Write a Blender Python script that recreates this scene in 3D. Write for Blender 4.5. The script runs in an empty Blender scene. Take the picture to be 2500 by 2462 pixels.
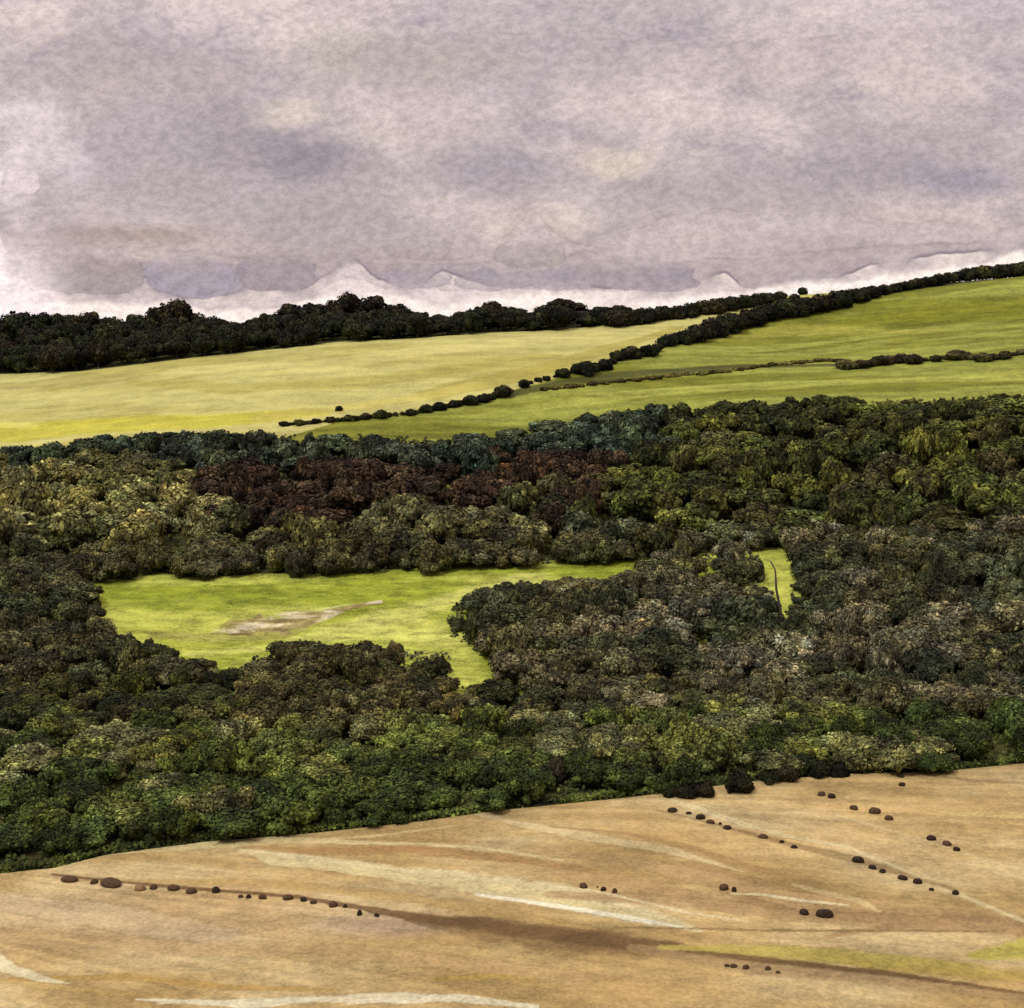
import bpy, bmesh, math, random
import numpy as np
from mathutils import Vector, Matrix

rng = random.Random(11)
nrg = np.random.default_rng(11)
S = bpy.context.scene
COL = S.collection
R = math.radians

# ------------------------------------------------------------------ camera, sky, sun, exposure
F_PX = 1407.0
CX, CY = 512.0, 504.0
PITCH = math.atan(204.0 / F_PX)
cam = bpy.data.cameras.new("camera")
cam.sensor_width = 36.0
cam.lens = 36.0 * F_PX / 1024.0
cam.clip_end = 8000.0
cam.clip_start = 0.5
camo = bpy.data.objects.new("camera", cam)
camo.location = (0, 0, 0)
camo.rotation_euler = (R(90) - PITCH, 0, 0)
COL.objects.link(camo)
S.camera = camo

SUN_EL, SUN_AZ = R(52), R(-140)      # azimuth measured clockwise from +Y: behind the viewer, to the left
SUN_STRENGTH = 1.5
EXPOSURE = 0.6
sun = bpy.data.lights.new("sun", 'SUN')
sun.energy = SUN_STRENGTH
sun.angle = R(11)
sun.color = (1.0, 0.97, 0.92)
suno = bpy.data.objects.new("sun", sun)
sd = Vector((math.sin(SUN_AZ) * math.cos(SUN_EL), math.cos(SUN_AZ) * math.cos(SUN_EL), math.sin(SUN_EL)))
suno.rotation_euler = sd.to_track_quat('Z', 'Y').to_euler()
suno.location = sd * 300
COL.objects.link(suno)

S.view_settings.view_transform = 'Standard'
S.view_settings.look = 'None'
S.view_settings.gamma = 1.0
S.view_settings.use_curve_mapping = False
S.view_settings.exposure = EXPOSURE


def lin(r, g, b):
    o = []
    for c in (r, g, b):
        c /= 255.0
        o.append(c / 12.92 if c <= 0.04045 else ((c + 0.055) / 1.055) ** 2.4)
    return o


# ------------------------------------------------------------------ projection
def row_e(row):
    return math.tan(math.atan((CY - row) / F_PX) - PITCH)


def pix_dir(u, v):
    """(a, e): the direction of a picture point as x/y and z/y"""
    q = (CY - v) / F_PX
    e = math.tan(math.atan(q) - PITCH)
    a = (u - CX) / F_PX * (math.cos(PITCH) - e * math.sin(PITCH))
    return a, e


def project(x, y, z):
    a, e = x / y, z / y
    d = math.cos(PITCH) - e * math.sin(PITCH)
    return CX + F_PX * a / d, CY - F_PX * (e * math.cos(PITCH) + math.sin(PITCH)) / d


D = 0.52975            # my survey of the photograph was taken at 1933 pixels wide


def dp(pts):
    return [(p[0] * D, p[1] * D) for p in pts]


def interp(pts, u):
    if u <= pts[0][0]:
        return pts[0][1]
    for (x0, y0), (x1, y1) in zip(pts, pts[1:]):
        if u <= x1:
            t = (u - x0) / (x1 - x0)
            return y0 + (y1 - y0) * t
    return pts[-1][1]


def inside(poly, x, y):
    c = False
    n = len(poly)
    j = n - 1
    for i in range(n):
        xi, yi = poly[i]
        xj, yj = poly[j]
        if (yi > y) != (yj > y) and x < (xj - xi) * (y - yi) / (yj - yi) + xi:
            c = not c
        j = i
    return c


# ------------------------------------------------------------------ sky (direction based: a = x/y, e = z/y)
world = bpy.data.worlds.new("World")
S.world = world
world.use_nodes = True
nt = world.node_tree
nt.nodes.clear()


class NB:
    """small node builder"""

    def __init__(self, tree):
        self.t = tree

    def n(self, kind, **kw):
        nd = self.t.nodes.new(kind)
        for k, v in kw.items():
            setattr(nd, k, v)
        return nd

    def link(self, a, b):
        self.t.links.new(a, b)

    def put(self, sock, v):
        if hasattr(v, 'is_output'):
            self.link(v, sock)
        else:
            sock.default_value = v

    def math(self, op, a, b=None, c=None, clamp=False):
        nd = self.n('ShaderNodeMath', operation=op, use_clamp=clamp)
        self.put(nd.inputs[0], a)
        if b is not None:
            self.put(nd.inputs[1], b)
        if c is not None:
            self.put(nd.inputs[2], c)
        return nd.outputs[0]

    def mix(self, fac, a, b, mode='MIX'):
        nd = self.n('ShaderNodeMix', data_type='RGBA', blend_type=mode)
        self.put(nd.inputs[0], fac)
        for s, v in ((nd.inputs[6], a), (nd.inputs[7], b)):
            if hasattr(v, 'is_output'):
                self.link(v, s)
            else:
                s.default_value = (*v[:3], 1.0)
        return nd.outputs[2]

    def step(self, v, lo, hi, a=0.0, b=1.0):
        nd = self.n('ShaderNodeMapRange', interpolation_type='SMOOTHSTEP')
        self.put(nd.inputs[0], v)
        for i, q in enumerate((lo, hi, a, b)):
            self.put(nd.inputs[i + 1], q)
        return nd.outputs[0]

    def noise(self, vec, scale, detail=4.0, rough=0.55, dist=0.0, out=0):
        nd = self.n('ShaderNodeTexNoise')
        if vec is not None:
            self.link(vec, nd.inputs['Vector'])
        nd.inputs['Scale'].default_value = scale
        nd.inputs['Detail'].default_value = detail
        nd.inputs['Roughness'].default_value = rough
        nd.inputs['Distortion'].default_value = dist
        return nd.outputs[out]

    def curve(self, v, pts):
        """piecewise curve through pts; returns the value"""
        xs = [p[0] for p in pts]
        ys = [p[1] for p in pts]
        x0, x1 = min(xs), max(xs)
        y0, y1 = min(ys) - 1e-4, max(ys) + 1e-4
        t = self.math('DIVIDE', self.math('SUBTRACT', v, x0), x1 - x0, clamp=True)
        nd = self.n('ShaderNodeFloatCurve')
        c = nd.mapping.curves[0]
        q = [((x - x0) / (x1 - x0), (y - y0) / (y1 - y0)) for x, y in pts]
        c.points[0].location = q[0]
        c.points[1].location = q[-1]
        for p in q[1:-1]:
            c.points.new(*p)
        for p in c.points:
            p.handle_type = 'VECTOR'
        nd.mapping.update()
        self.link(t, nd.inputs['Value'])
        return self.math('ADD', self.math('MULTIPLY', nd.outputs[0], y1 - y0), y0)


def build_sky():
    b = NB(nt)
    out = b.n('ShaderNodeOutputWorld')
    bg = b.n('ShaderNodeBackground')
    bg.inputs['Strength'].default_value = 0.1
    b.link(bg.outputs[0], out.inputs[0])
    tc = b.n('ShaderNodeTexCoord')
    sky = b.n('ShaderNodeTexSky', sky_type='NISHITA')
    sky.sun_disc = False
    sky.sun_elevation = SUN_EL
    sky.sun_rotation = SUN_AZ
    sep = b.n('ShaderNodeSeparateXYZ')
    b.link(tc.outputs['Generated'], sep.inputs[0])
    yy = b.math('MAXIMUM', b.math('ABSOLUTE', sep.outputs[1]), 0.08)
    a0 = b.math('DIVIDE', sep.outputs[0], yy)
    e0 = b.math('DIVIDE', sep.outputs[2], yy)
    comb = b.n('ShaderNodeCombineXYZ')
    b.link(a0, comb.inputs[0])
    b.link(e0, comb.inputs[1])
    P = comb.outputs[0]
    st = b.n('ShaderNodeMapping')
    st.inputs['Scale'].default_value = (1.0, 2.0, 1.0)
    st.inputs['Rotation'].default_value = (0, 0, R(-18))
    b.link(P, st.inputs[0])
    PS = st.outputs[0]
    st2 = b.n('ShaderNodeMapping')
    st2.inputs['Scale'].default_value = (0.75, 1.15, 1.0)
    st2.inputs['Rotation'].default_value = (0, 0, R(-35))
    b.link(P, st2.inputs[0])
    PS2 = st2.outputs[0]
    # ragged outlines: the curves are read at a slightly displaced direction
    w1 = b.math('MULTIPLY', b.math('SUBTRACT', b.noise(P, 45.0, 4.0), 0.5), 0.010)
    w2 = b.math('MULTIPLY', b.math('SUBTRACT', b.noise(P, 52.0, 4.0), 0.5), 0.008)
    a = b.math('ADD', a0, w1)
    e = b.math('ADD', e0, w2)

    def sk(pts):
        return [pix_dir(x * D, y * D) for x, y in pts]
    # --- tones
    def c(r, g, bl):
        v = lin(r, g, bl)
        return [x * w * 12.3 / (2 ** EXPOSURE) for x, w in zip(v, (1.045, 0.99, 0.945))]
    n_big = b.noise(PS, 5.0, 3.0, 0.55, 0.6)
    n_mid = b.noise(PS, 15.0, 6.0, 0.68, 0.5)
    n_fine = b.noise(PS2, 150.0, 5.0, 0.85)
    n_hue = b.noise(P, 7.5, 3.0, 0.5, 1.0)
    base = b.mix(b.step(n_big, 0.38, 0.62), c(176, 165, 168), c(208, 194, 191))
    base = b.mix(b.step(n_hue, 0.44, 0.66, 0.0, 0.8), base, c(180, 168, 178))
    base = b.mix(b.step(n_mid, 0.50, 0.70, 0.0, 0.85), base, c(152, 140, 152))
    base = b.mix(b.step(n_mid, 0.26, 0.46, 0.65, 0.0), base, c(218, 205, 197))
    # soft dark and pale masses (centre, radii, colour, strength)
    blobs = [((430, 300), (330, 130), c(160, 150, 158), 0.8), ((570, 300), (150, 50), c(108, 100, 120), 0.95), ((450, 270), (150, 60), c(138, 130, 140), 0.7), ((620, 420), (240, 70), c(156, 147, 154), 0.75),
             ((930, 320), (190, 55), c(138, 129, 144), 0.8), ((1650, 320), (330, 75), c(142, 132, 146), 0.85), ((1240, 360), (160, 50), c(150, 140, 150), 0.6),
             ((1830, 350), (120, 45), c(122, 112, 136), 0.8), ((1750, 170), (170, 60), c(214, 198, 192), 0.7),
             ((1260, 210), (230, 60), c(218, 203, 198), 0.75), ((1160, 310), (100, 34), c(214, 200, 184), 0.95),
             ((1010, 430), (110, 45), c(212, 198, 190), 0.9), ((560, 215), (95, 28), c(216, 204, 190), 0.95), ((700, 250), (120, 30), c(200, 188, 182), 0.6),
             ((80, 250), (80, 90), c(226, 214, 218), 0.85), ((30, 350), (50, 120), c(236, 224, 228), 0.8), ((130, 340), (80, 50), c(204, 194, 204), 0.6),
             ((250, 130), (220, 70), c(168, 156, 152), 0.65), ((760, 120), (280, 55), c(172, 162, 152), 0.75), ((420, 215), (90, 35), c(154, 144, 152), 0.6),
             ((1500, 110), (330, 60), c(206, 189, 184), 0.6), ((260, 445), (190, 22), c(150, 134, 126), 0.95),
             ((1250, 465), (170, 45), c(160, 150, 158), 0.7), ((1700, 430), (240, 30), c(198, 185, 182), 0.7)]
    for (px, py), (rx, ry), colr, k in blobs:
        aa, ee = pix_dir(px * D, py * D)
        dx = b.math('DIVIDE', b.math('SUBTRACT', a, aa), rx * D / F_PX)
        dy = b.math('DIVIDE', b.math('SUBTRACT', e, ee), ry * D / F_PX)
        d2 = b.math('SQRT', b.math('ADD', b.math('MULTIPLY', dx, dx), b.math('MULTIPLY', dy, dy)))
        d2 = b.math('ADD', d2, b.math('MULTIPLY', b.math('SUBTRACT', n_mid, 0.5), 2.1))
        base = b.mix(b.step(d2, 0.15, 1.25, k, 0.0), base, colr)
    # --- cloud decks: below each outline the sky is paler, with a darker rim on the cloud's edge
    def deck(base, pts, fill, rimc, rk, shade, sk_, rw=0.0030, sw=0.020, fk=1.0):
        fc = b.curve(a, sk(pts))
        d = b.math('SUBTRACT', e, fc)
        band = b.math('MULTIPLY', b.step(d, 0.0, sw, 1.0, 0.0), b.step(n_hue, 0.36, 0.62, 0.3 * sk_, sk_))
        base = b.mix(band, base, shade)
        rim = b.math('MULTIPLY', b.step(d, 0.0, rw, 1.0, 0.0), b.step(n_hue2, 0.35, 0.62, 0.15 * rk, rk))
        base = b.mix(rim, base, rimc)
        soft = b.math('MULTIPLY', b.step(d, -0.009, 0.003, fk, 0.0), 0.75)
        hard = b.step(d, -0.0010, 0.0005, fk, 0.0)
        kk = b.step(n_hue2, 0.42, 0.60)
        m = b.math('ADD', b.math('MULTIPLY', hard, kk), b.math('MULTIPLY', soft, b.math('SUBTRACT', 1.0, kk)))
        return b.mix(m, base, fill)
    n_hue2 = b.noise(P, 22.0, 2.0, 0.5)
    pale = b.mix(b.step(n_mid, 0.35, 0.65), c(210, 198, 196), c(196, 184, 188))
    paler = b.mix(b.step(n_mid, 0.35, 0.65), c(228, 216, 214), c(212, 200, 202))
    dark = c(122, 110, 124)
    base = deck(base, [(-150, 450), (70, 466), (150, 467), (300, 470), (460, 486), (600, 500), (640, 470), (690, 485), (760, 490), (850, 492), (930, 482), (960, 440), (1005, 395), (1060, 450), (1120, 470), (1200, 430), (1300, 400),
                       (1500, 392), (1700, 420), (1933, 430), (2080, 430)], b.mix(b.step(n_mid, 0.35, 0.65), c(208, 195, 194), c(190, 178, 184)), c(140, 122, 120), 0.55, c(156, 142, 142), 0.5, 0.0026, 0.020, 0.8)
    # faint overlapping layers higher up
    for pts, k in (([(-150, 500), (900, 500), (1000, 486), (1060, 486), (1100, 474), (1180, 490), (1250, 500), (1330, 492), (1430, 486), (1520, 476), (1620, 468), (1700, 464), (1933, 456), (2080, 450)], 0.8),
                   ([(-150, 60), (100, 68), (300, 92), (600, 100), (760, 72), (950, 60), (1060, 72), (1150, 75), (1400, 80), (1700, 60), (2080, 20)], 0.3)):
        base = deck(base, pts, c(206, 193, 195), c(136, 120, 126), k, c(152, 139, 146), k * .6, 0.0022, 0.018, 0.45 * k)
    # rounded lower clouds
    def puffs(base, lst):
      for (px, py), (rx, ry), colr, k in lst:
          aa, ee = pix_dir(px * D, py * D)
          dx = b.math('DIVIDE', b.math('SUBTRACT', a, aa), rx * D / F_PX)
          dy = b.math('DIVIDE', b.math('SUBTRACT', e, ee), ry * D / F_PX)
          dd = b.math('SQRT', b.math('ADD', b.math('POWER', b.math('ABSOLUTE', dx), 2.4), b.math('POWER', b.math('ABSOLUTE', dy), 2.4)))
          dd = b.math('ADD', dd, b.math('MULTIPLY', b.math('SUBTRACT', n_mid, 0.5), 0.9))
          inn = b.math('MULTIPLY', b.step(dd, 0.93, 1.0, 1.0, 0.0), b.step(dy, 0.0, 0.95, 1.0, 0.15))
          base = b.mix(b.math('MULTIPLY', inn, b.step(dd, 0.2, 1.0, k * 0.8, k * 1.15)), base, colr)
          base = b.mix(b.math('MULTIPLY', b.math('MULTIPLY', inn, b.step(dd, 0.90, 0.98)), 0.8 * k), base, dark)
      return base
    base = puffs(base, [((150, 512), (120, 36), c(150, 138, 142), 1.), ((360, 522), (92, 40), c(150, 142, 158), .95), ((520, 512), (80, 36), c(144, 134, 146), .95), ((830, 520), (110, 24), c(152, 142, 156), .85),
                                        ((1000, 480), (70, 26), c(158, 147, 148), .9), ((1180, 520), (135, 32), c(146, 136, 148), 1.), ((980, 522), (85, 24), c(150, 140, 154), .9), ((1440, 528), (60, 14), c(170, 157, 160), .8), ((1540, 524), (52, 12), c(168, 156, 164), .8), ((40, 345), (36, 26), c(216, 202, 208), .6)])
    base = deck(base, [(-150, 560), (20, 540), (40, 515), (36, 540), (60, 548), (100, 544), (116, 536), (140, 546), (190, 554), (235, 552), (262, 535), (272, 522), (284, 540), (310, 556), (330, 564),
                (390, 562), (420, 549), (460, 546), (520, 548), (575, 545), (600, 534), (652, 488), (672, 494), (700, 518), (730, 532), (770, 540),
                (800, 534), (828, 514), (850, 518), (905, 533), (930, 538), (1040, 536), (1120, 543), (1200, 545), (1290, 536), (1330, 526),
                (1375, 517), (1400, 537), (1450, 541), (1500, 532), (1560, 530), (1590, 520), (1640, 500), (1720, 490), (1800, 478), (1933, 466), (2080, 440)], pale, dark, 1.0, c(146, 134, 150), 0.45, 0.0030, 0.012)
    base = deck(base, [(-150, 600), (0, 590), (560, 580), (600, 552), (650, 522), (690, 530), (730, 545), (900, 548), (1040, 546), (1300, 553), (1420, 546), (1600, 536), (1933, 486), (2080, 460)], paler, c(178, 164, 170), 0.35, c(200, 186, 190), 0.2, 0.002, 0.01)
    base = puffs(base, [((170, 528), (100, 26), c(156, 145, 150), .8), ((370, 538), (85, 24), c(152, 144, 158), .85), ((530, 528), (70, 20), c(152, 142, 150), .75), ((790, 528), (60, 18), c(158, 149, 160), .7),
                        ((930, 532), (70, 15), c(160, 150, 160), .65), ((1060, 534), (60, 13), c(160, 150, 160), .6), ((1230, 534), (90, 17), c(154, 144, 154), .75), ((1450, 534), (55, 12), c(170, 158, 160), .7), ((1560, 524), (60, 11), c(170, 158, 164), .6)])
    # clear bright strip along the crest
    bright = sk([(-150, 556), (0, 552), (60, 562), (150, 568), (250, 572), (300, 574), (340, 566), (420, 584), (520, 578), (620, 552), (700, 546), (730, 550), (780, 566), (840, 574), (900, 566), (930, 554), (1000, 560), (1030, 552),
                 (1090, 552), (1130, 568), (1240, 566), (1300, 560), (1400, 546), (1520, 530), (1640, 520), (1672, 512), (1700, 516), (1790, 500), (1830, 490), (1860, 494), (1890, 482), (1933, 476), (2080, 450)])
    fb = b.curve(a, bright)
    d = b.math('SUBTRACT', e, fb)
    d = b.math('ADD', d, b.math('MULTIPLY', b.math('SUBTRACT', n_hue2, 0.5), 0.016))
    base = b.mix(b.step(d, -0.0050, 0.0012, 0.9, 0.0), base, c(240, 230, 226))
    lowleft = b.math('MULTIPLY', b.step(a, -0.345, -0.30, 0.9, 0.0), b.step(e, 0.0, 0.055, 1.0, 0.0))
    base = b.mix(lowleft, base, c(238, 227, 232))
    lf = b.math('ADD', a0, b.math('MULTIPLY', b.math('SUBTRACT', n_mid, 0.5), 0.05))
    base = b.mix(b.math('MULTIPLY', b.step(lf, -0.362, -0.352, 1.0, 0.0), b.step(e0, 0.10, 0.14, 0.8, 0.0)), base, c(244, 234, 240))
    # grain
    g = b.step(n_fine, 0.35, 0.65, 0.80, 1.16)
    gm = b.n('ShaderNodeVectorMath', operation='SCALE')
    b.link(base, gm.inputs[0])
    b.link(g, gm.inputs[3])
    # an overcast sky is brighter overhead than at the horizon
    up = b.step(sep.outputs[2], 0.22, 0.85, 1.0, 2.3)
    gu = b.n('ShaderNodeVectorMath', operation='SCALE')
    b.link(gm.outputs[0], gu.inputs[0])
    b.link(up, gu.inputs[3])
    fin = b.mix(0.94, sky.outputs[0], gu.outputs[0])
    b.link(fin, bg.inputs['Color'])


build_sky()


# ------------------------------------------------------------------ terrain
def pchip(xs, ys, xq):
    xs = np.asarray(xs, float)
    ys = np.asarray(ys, float)
    h = np.diff(xs)
    dl = np.diff(ys) / h
    d = np.zeros_like(ys)
    for k in range(1, len(xs) - 1):
        if dl[k - 1] * dl[k] > 0:
            w1, w2 = 2 * h[k] + h[k - 1], h[k] + 2 * h[k - 1]
            d[k] = (w1 + w2) / (w1 / dl[k - 1] + w2 / dl[k])
    d[0], d[-1] = dl[0], dl[-1]
    i = np.clip(np.searchsorted(xs, xq) - 1, 0, len(xs) - 2)
    t = (xq - xs[i]) / h[i]
    return ((1 + 2 * t) * (1 - t) ** 2 * ys[i] + t * (1 - t) ** 2 * h[i] * d[i]
            + t * t * (3 - 2 * t) * ys[i + 1] + t * t * (t - 1) * h[i] * d[i + 1])


YT = np.concatenate([np.arange(-300, 0, 20.0), np.arange(0, 960, 2.0), np.arange(960, 3400, 40.0)])
COLS_U = [0, 256, 512, 768, 1024]
ROW_C = [874, 838, 808, 781, 763]
Y_C = [190, 203, 215, 225, 235]
ROW_E = [578, 578, 573, 561, 550]
ROW_F = [464, 447, 446, 418, 408]
ROW_G = [374, 349, 337, 340, 318]
ROW_H = [346, 331, 322, 298, 276]
prof = []
for k in range(5):
    ys = [-300, -20, 0, 30, 60, 100, 150]
    zs = [-2.4, -2.0, -2.0, -20, -45, -66, row_e(1008) * 150]
    for y, r_ in ((Y_C[k], ROW_C[k]), (285, 690), (380, ROW_E[k]), (530, ROW_F[k]), (700, ROW_G[k]), (800, ROW_H[k])):
        ys.append(y)
        zs.append(row_e(r_) * y)
    for y in (900, 1200, 3400):
        ys.append(y)
        zs.append(row_e(ROW_H[k]) * y - 0.07 * (y - 800))
    prof.append(pchip(ys, zs, YT))
prof = np.array(prof)
AT = np.linspace(-0.40, 0.40, 81)
AC = [(u - 512) / F_PX for u in COLS_U]
ZT = np.array([pchip(AC, prof[:, j], np.clip(AT, AC[0], AC[-1])) for j in range(len(YT))]).T   # [a, y]


def H(x, y):
    x = np.asarray(x, float)
    y = np.asarray(y, float)
    a = np.clip(x / np.maximum(y, 60.0), -0.3999, 0.3999)
    fa = (a + 0.40) / 0.01
    i = np.clip(fa.astype(int), 0, 79)
    ta = fa - i
    j = np.clip(np.searchsorted(YT, y) - 1, 0, len(YT) - 2)
    ty = np.clip((y - YT[j]) / (YT[j + 1] - YT[j]), 0, 1)
    z = ((ZT[i, j] * (1 - ta) + ZT[i + 1, j] * ta) * (1 - ty) + (ZT[i, j + 1] * (1 - ta) + ZT[i + 1, j + 1] * ta) * ty)
    z = z + 0.35 * np.sin(x * 0.051 + 1.3) * np.sin(y * 0.043) * np.clip((y - 60) / 100, 0, 1)
    return z


YS = np.arange(62, 802, 1.0)


def ground_at(u, v):
    """where the line of sight through a picture point meets the ground (None above the crest)"""
    a, e = pix_dir(u, v)
    g = H(a * YS, YS) / YS
    k = np.nonzero(g >= e)[0]
    if len(k) == 0:
        return None
    k = int(k[0])
    if k == 0:
        y = YS[0]
    else:
        g0, g1 = g[k - 1], g[k]
        y = YS[k - 1] + (e - g0) / (g1 - g0 + 1e-12)
    return float(a * y), float(y), float(H(a * y, y))


def vnoise(x, y, seed=0):
    x = np.asarray(x, float)
    y = np.asarray(y, float)
    xi = np.floor(x).astype(int)
    yi = np.floor(y).astype(int)
    fx = x - xi
    fy = y - yi
    fx = fx * fx * (3 - 2 * fx)
    fy = fy * fy * (3 - 2 * fy)

    def h(i, j):
        n = (i * 374761393 + j * 668265263 + seed * 974711) & 0x7fffffff
        n = (n ^ (n >> 13)) * 1274126177 & 0x7fffffff
        return ((n ^ (n >> 16)) & 0xffff) / 65535.0
    return ((h(xi, yi) * (1 - fx) + h(xi + 1, yi) * fx) * (1 - fy) + (h(xi, yi + 1) * (1 - fx) + h(xi + 1, yi + 1) * fx) * fy)


def fbm(x, y, seed=0, o=4):
    s, am, t = 0, 0.5, 0
    for k in range(o):
        s = s + am * vnoise(x * 2 ** k, y * 2 ** k, seed + k)
        t += am
        am *= 0.55
    return s / t


# ------------------------------------------------------------------ object helpers
def link(o, parent=None):
    COL.objects.link(o)
    if parent:
        o.parent = parent
    return o


def tag(o, label, cat, group=None):
    o['label'] = label
    o['category'] = cat
    if group:
        o['group'] = group
    return o


def grid_mesh(name, X, Y, Z, cols=None):
    n, m = X.shape
    me = bpy.data.meshes.new(name)
    co = np.stack([X, Y, Z], -1).reshape(-1, 3)
    idx = np.arange(n * m).reshape(n, m)
    q = np.stack([idx[:-1, :-1], idx[1:, :-1], idx[1:, 1:], idx[:-1, 1:]], -1).reshape(-1, 4)
    me.from_pydata(co.tolist(), [], q.tolist())
    me.polygons.foreach_set('use_smooth', [True] * len(me.polygons))
    if cols is not None:
        at = me.color_attributes.new('tint', 'FLOAT_COLOR', 'POINT')
        c4 = np.concatenate([cols.reshape(-1, 3), np.ones((n * m, 1))], 1).astype(np.float32)
        at.data.foreach_set('color', c4.ravel())
    me.update()
    # faces up
    if me.polygons and me.polygons[len(me.polygons) // 2].normal.z < 0:
        me.flip_normals()
    return me


def field_material(name, base=None, n_scale=0.5, amt=0.35, streak=(0.03, 0.5), bump=0.3, fine=3.0, blotch=None):
    m = bpy.data.materials.new(name)
    m.use_nodes = True
    t = m.node_tree
    b = NB(t)
    p = t.nodes['Principled BSDF']
    p.inputs['Roughness'].default_value = 0.95
    p.inputs['Specular IOR Level'].default_value = 0.1
    tc = b.n('ShaderNodeTexCoord')
    O = tc.outputs['Object']
    mp = b.n('ShaderNodeMapping')
    mp.inputs['Scale'].default_value = (streak[0], streak[1], 0.2)
    b.link(O, mp.inputs[0])
    s1 = b.noise(mp.outputs[0], 1.0, 5.0, 0.6, 0.4)
    s2 = b.noise(O, n_scale, 5.0, 0.65)
    s3 = b.noise(O, fine, 4.0, 0.75)
    if base is None:
        at = b.n('ShaderNodeVertexColor', layer_name='tint')
        col = at.outputs[0]
    else:
        col = base
    col = b.mix(1.0, col, (1, 1, 1), 'MULTIPLY') if base is None else col
    k = b.math('ADD', b.step(s1, 0.34, 0.66, 1 - amt, 1 + amt * 0.6), b.step(s2, 0.34, 0.66, -amt * 0.5, amt * 0.5))
    k = b.math('ADD', k, b.step(s3, 0.37, 0.63, -amt * 0.75, amt * 0.75))
    sc = b.n('ShaderNodeVectorMath', operation='SCALE')
    if hasattr(col, 'is_output'):
        b.link(col, sc.inputs[0])
    else:
        sc.inputs[0].default_value = col[:3]
    b.link(k, sc.inputs[3])
    res = sc.outputs[0]
    if blotch:
        res = b.mix(b.step(b.noise(O, blotch[1], 4.0, 0.6, 0.8), 0.5, 0.72, 0.0, blotch[2]), res, blotch[0])
    b.link(res, p.inputs['Base Color'])
    bm_ = b.n('ShaderNodeBump')
    bm_.inputs['Strength'].default_value = bump
    bm_.inputs['Distance'].default_value = 0.4
    b.link(b.math('ADD', s3, s1), bm_.inputs['Height'])
    b.link(bm_.outputs[0], p.inputs['Normal'])
    return m


# ground, one sheet to the horizon
gx = np.concatenate([np.arange(-3000, -420, 120.0), np.arange(-420, 421, 5.0), np.arange(480, 3001, 120.0)])
gy = np.concatenate([np.arange(-300, 40, 20.0), np.arange(40, 960, 4.0), np.arange(960, 3400, 80.0)])
GX, GY = np.meshgrid(gx, gy)
me = grid_mesh('ground', GX, GY, H(GX, GY))
me.materials.append(field_material('woodland_floor', lin(62, 66, 34), 0.35, 0.5, (0.2, 0.2), 0.6, 2.0, (lin(70, 54, 34), 0.12, 0.7)))
g = bpy.data.objects.new('ground', me)
g['kind'] = 'structure'
link(g)


def world_line(pts, step=None):
    """trace a picture polyline onto the ground"""
    out = []
    for u, v in pts:
        w = ground_at(u, v)
        if w is None:
            a, e = pix_dir(u, v)
            w = (a * 800, 800.0, float(H(a * 800, 800.0)))
        out.append(w)
    return np.array(out)


def sheet(name, lower, upper, n, m, lift, tint, material):
    """a field: a sheet just above the ground between a near and a far boundary line"""
    us = np.linspace(lower[0][0], lower[-1][0], n)
    ul = np.linspace(upper[0][0], upper[-1][0], n)
    lo = world_line([(u, interp(lower, u)) for u in us])
    up = world_line([(u, interp(upper, u)) for u in ul])
    t = np.linspace(0, 1, m)[:, None]
    X = lo[:, 0][None, :] * (1 - t) + up[:, 0][None, :] * t
    Y = lo[:, 1][None, :] * (1 - t) + up[:, 1][None, :] * t
    Z = H(X, Y) + lift
    cols = tint(X, Y)
    me = grid_mesh(name, X, Y, Z, cols)
    me.materials.append(material)
    o = bpy.data.objects.new(name, me)
    o['kind'] = 'structure'
    return link(o)


def mixc(c0, c1, k):
    return c0 * (1 - k[..., None]) + np.asarray(c1) * k[..., None]


def sm(x, lo, hi):
    t = np.clip((x - lo) / (hi - lo), 0, 1)
    return t * t * (3 - 2 * t)


def stroke_dist(X, Y, line, widths):
    """distance to a ground polyline divided by its local half width"""
    best = np.full(X.shape, 1e9)
    for k in range(len(line) - 1):
        p, q = line[k][:2], line[k + 1][:2]
        d = q - p
        L2 = float(d @ d) + 1e-9
        t = np.clip(((X - p[0]) * d[0] + (Y - p[1]) * d[1]) / L2, 0, 1)
        dx = X - (p[0] + t * d[0])
        dy = Y - (p[1] + t * d[1])
        w = widths[k] * (1 - t) + widths[k + 1] * t
        best = np.minimum(best, np.hypot(dx, dy) / np.maximum(w, 0.02))
    return best


K = 0.62   # photo tone -> surface colour under this light


def alb(r, g, b, k=K):
    return np.array(lin(r, g, b)) * k


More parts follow.
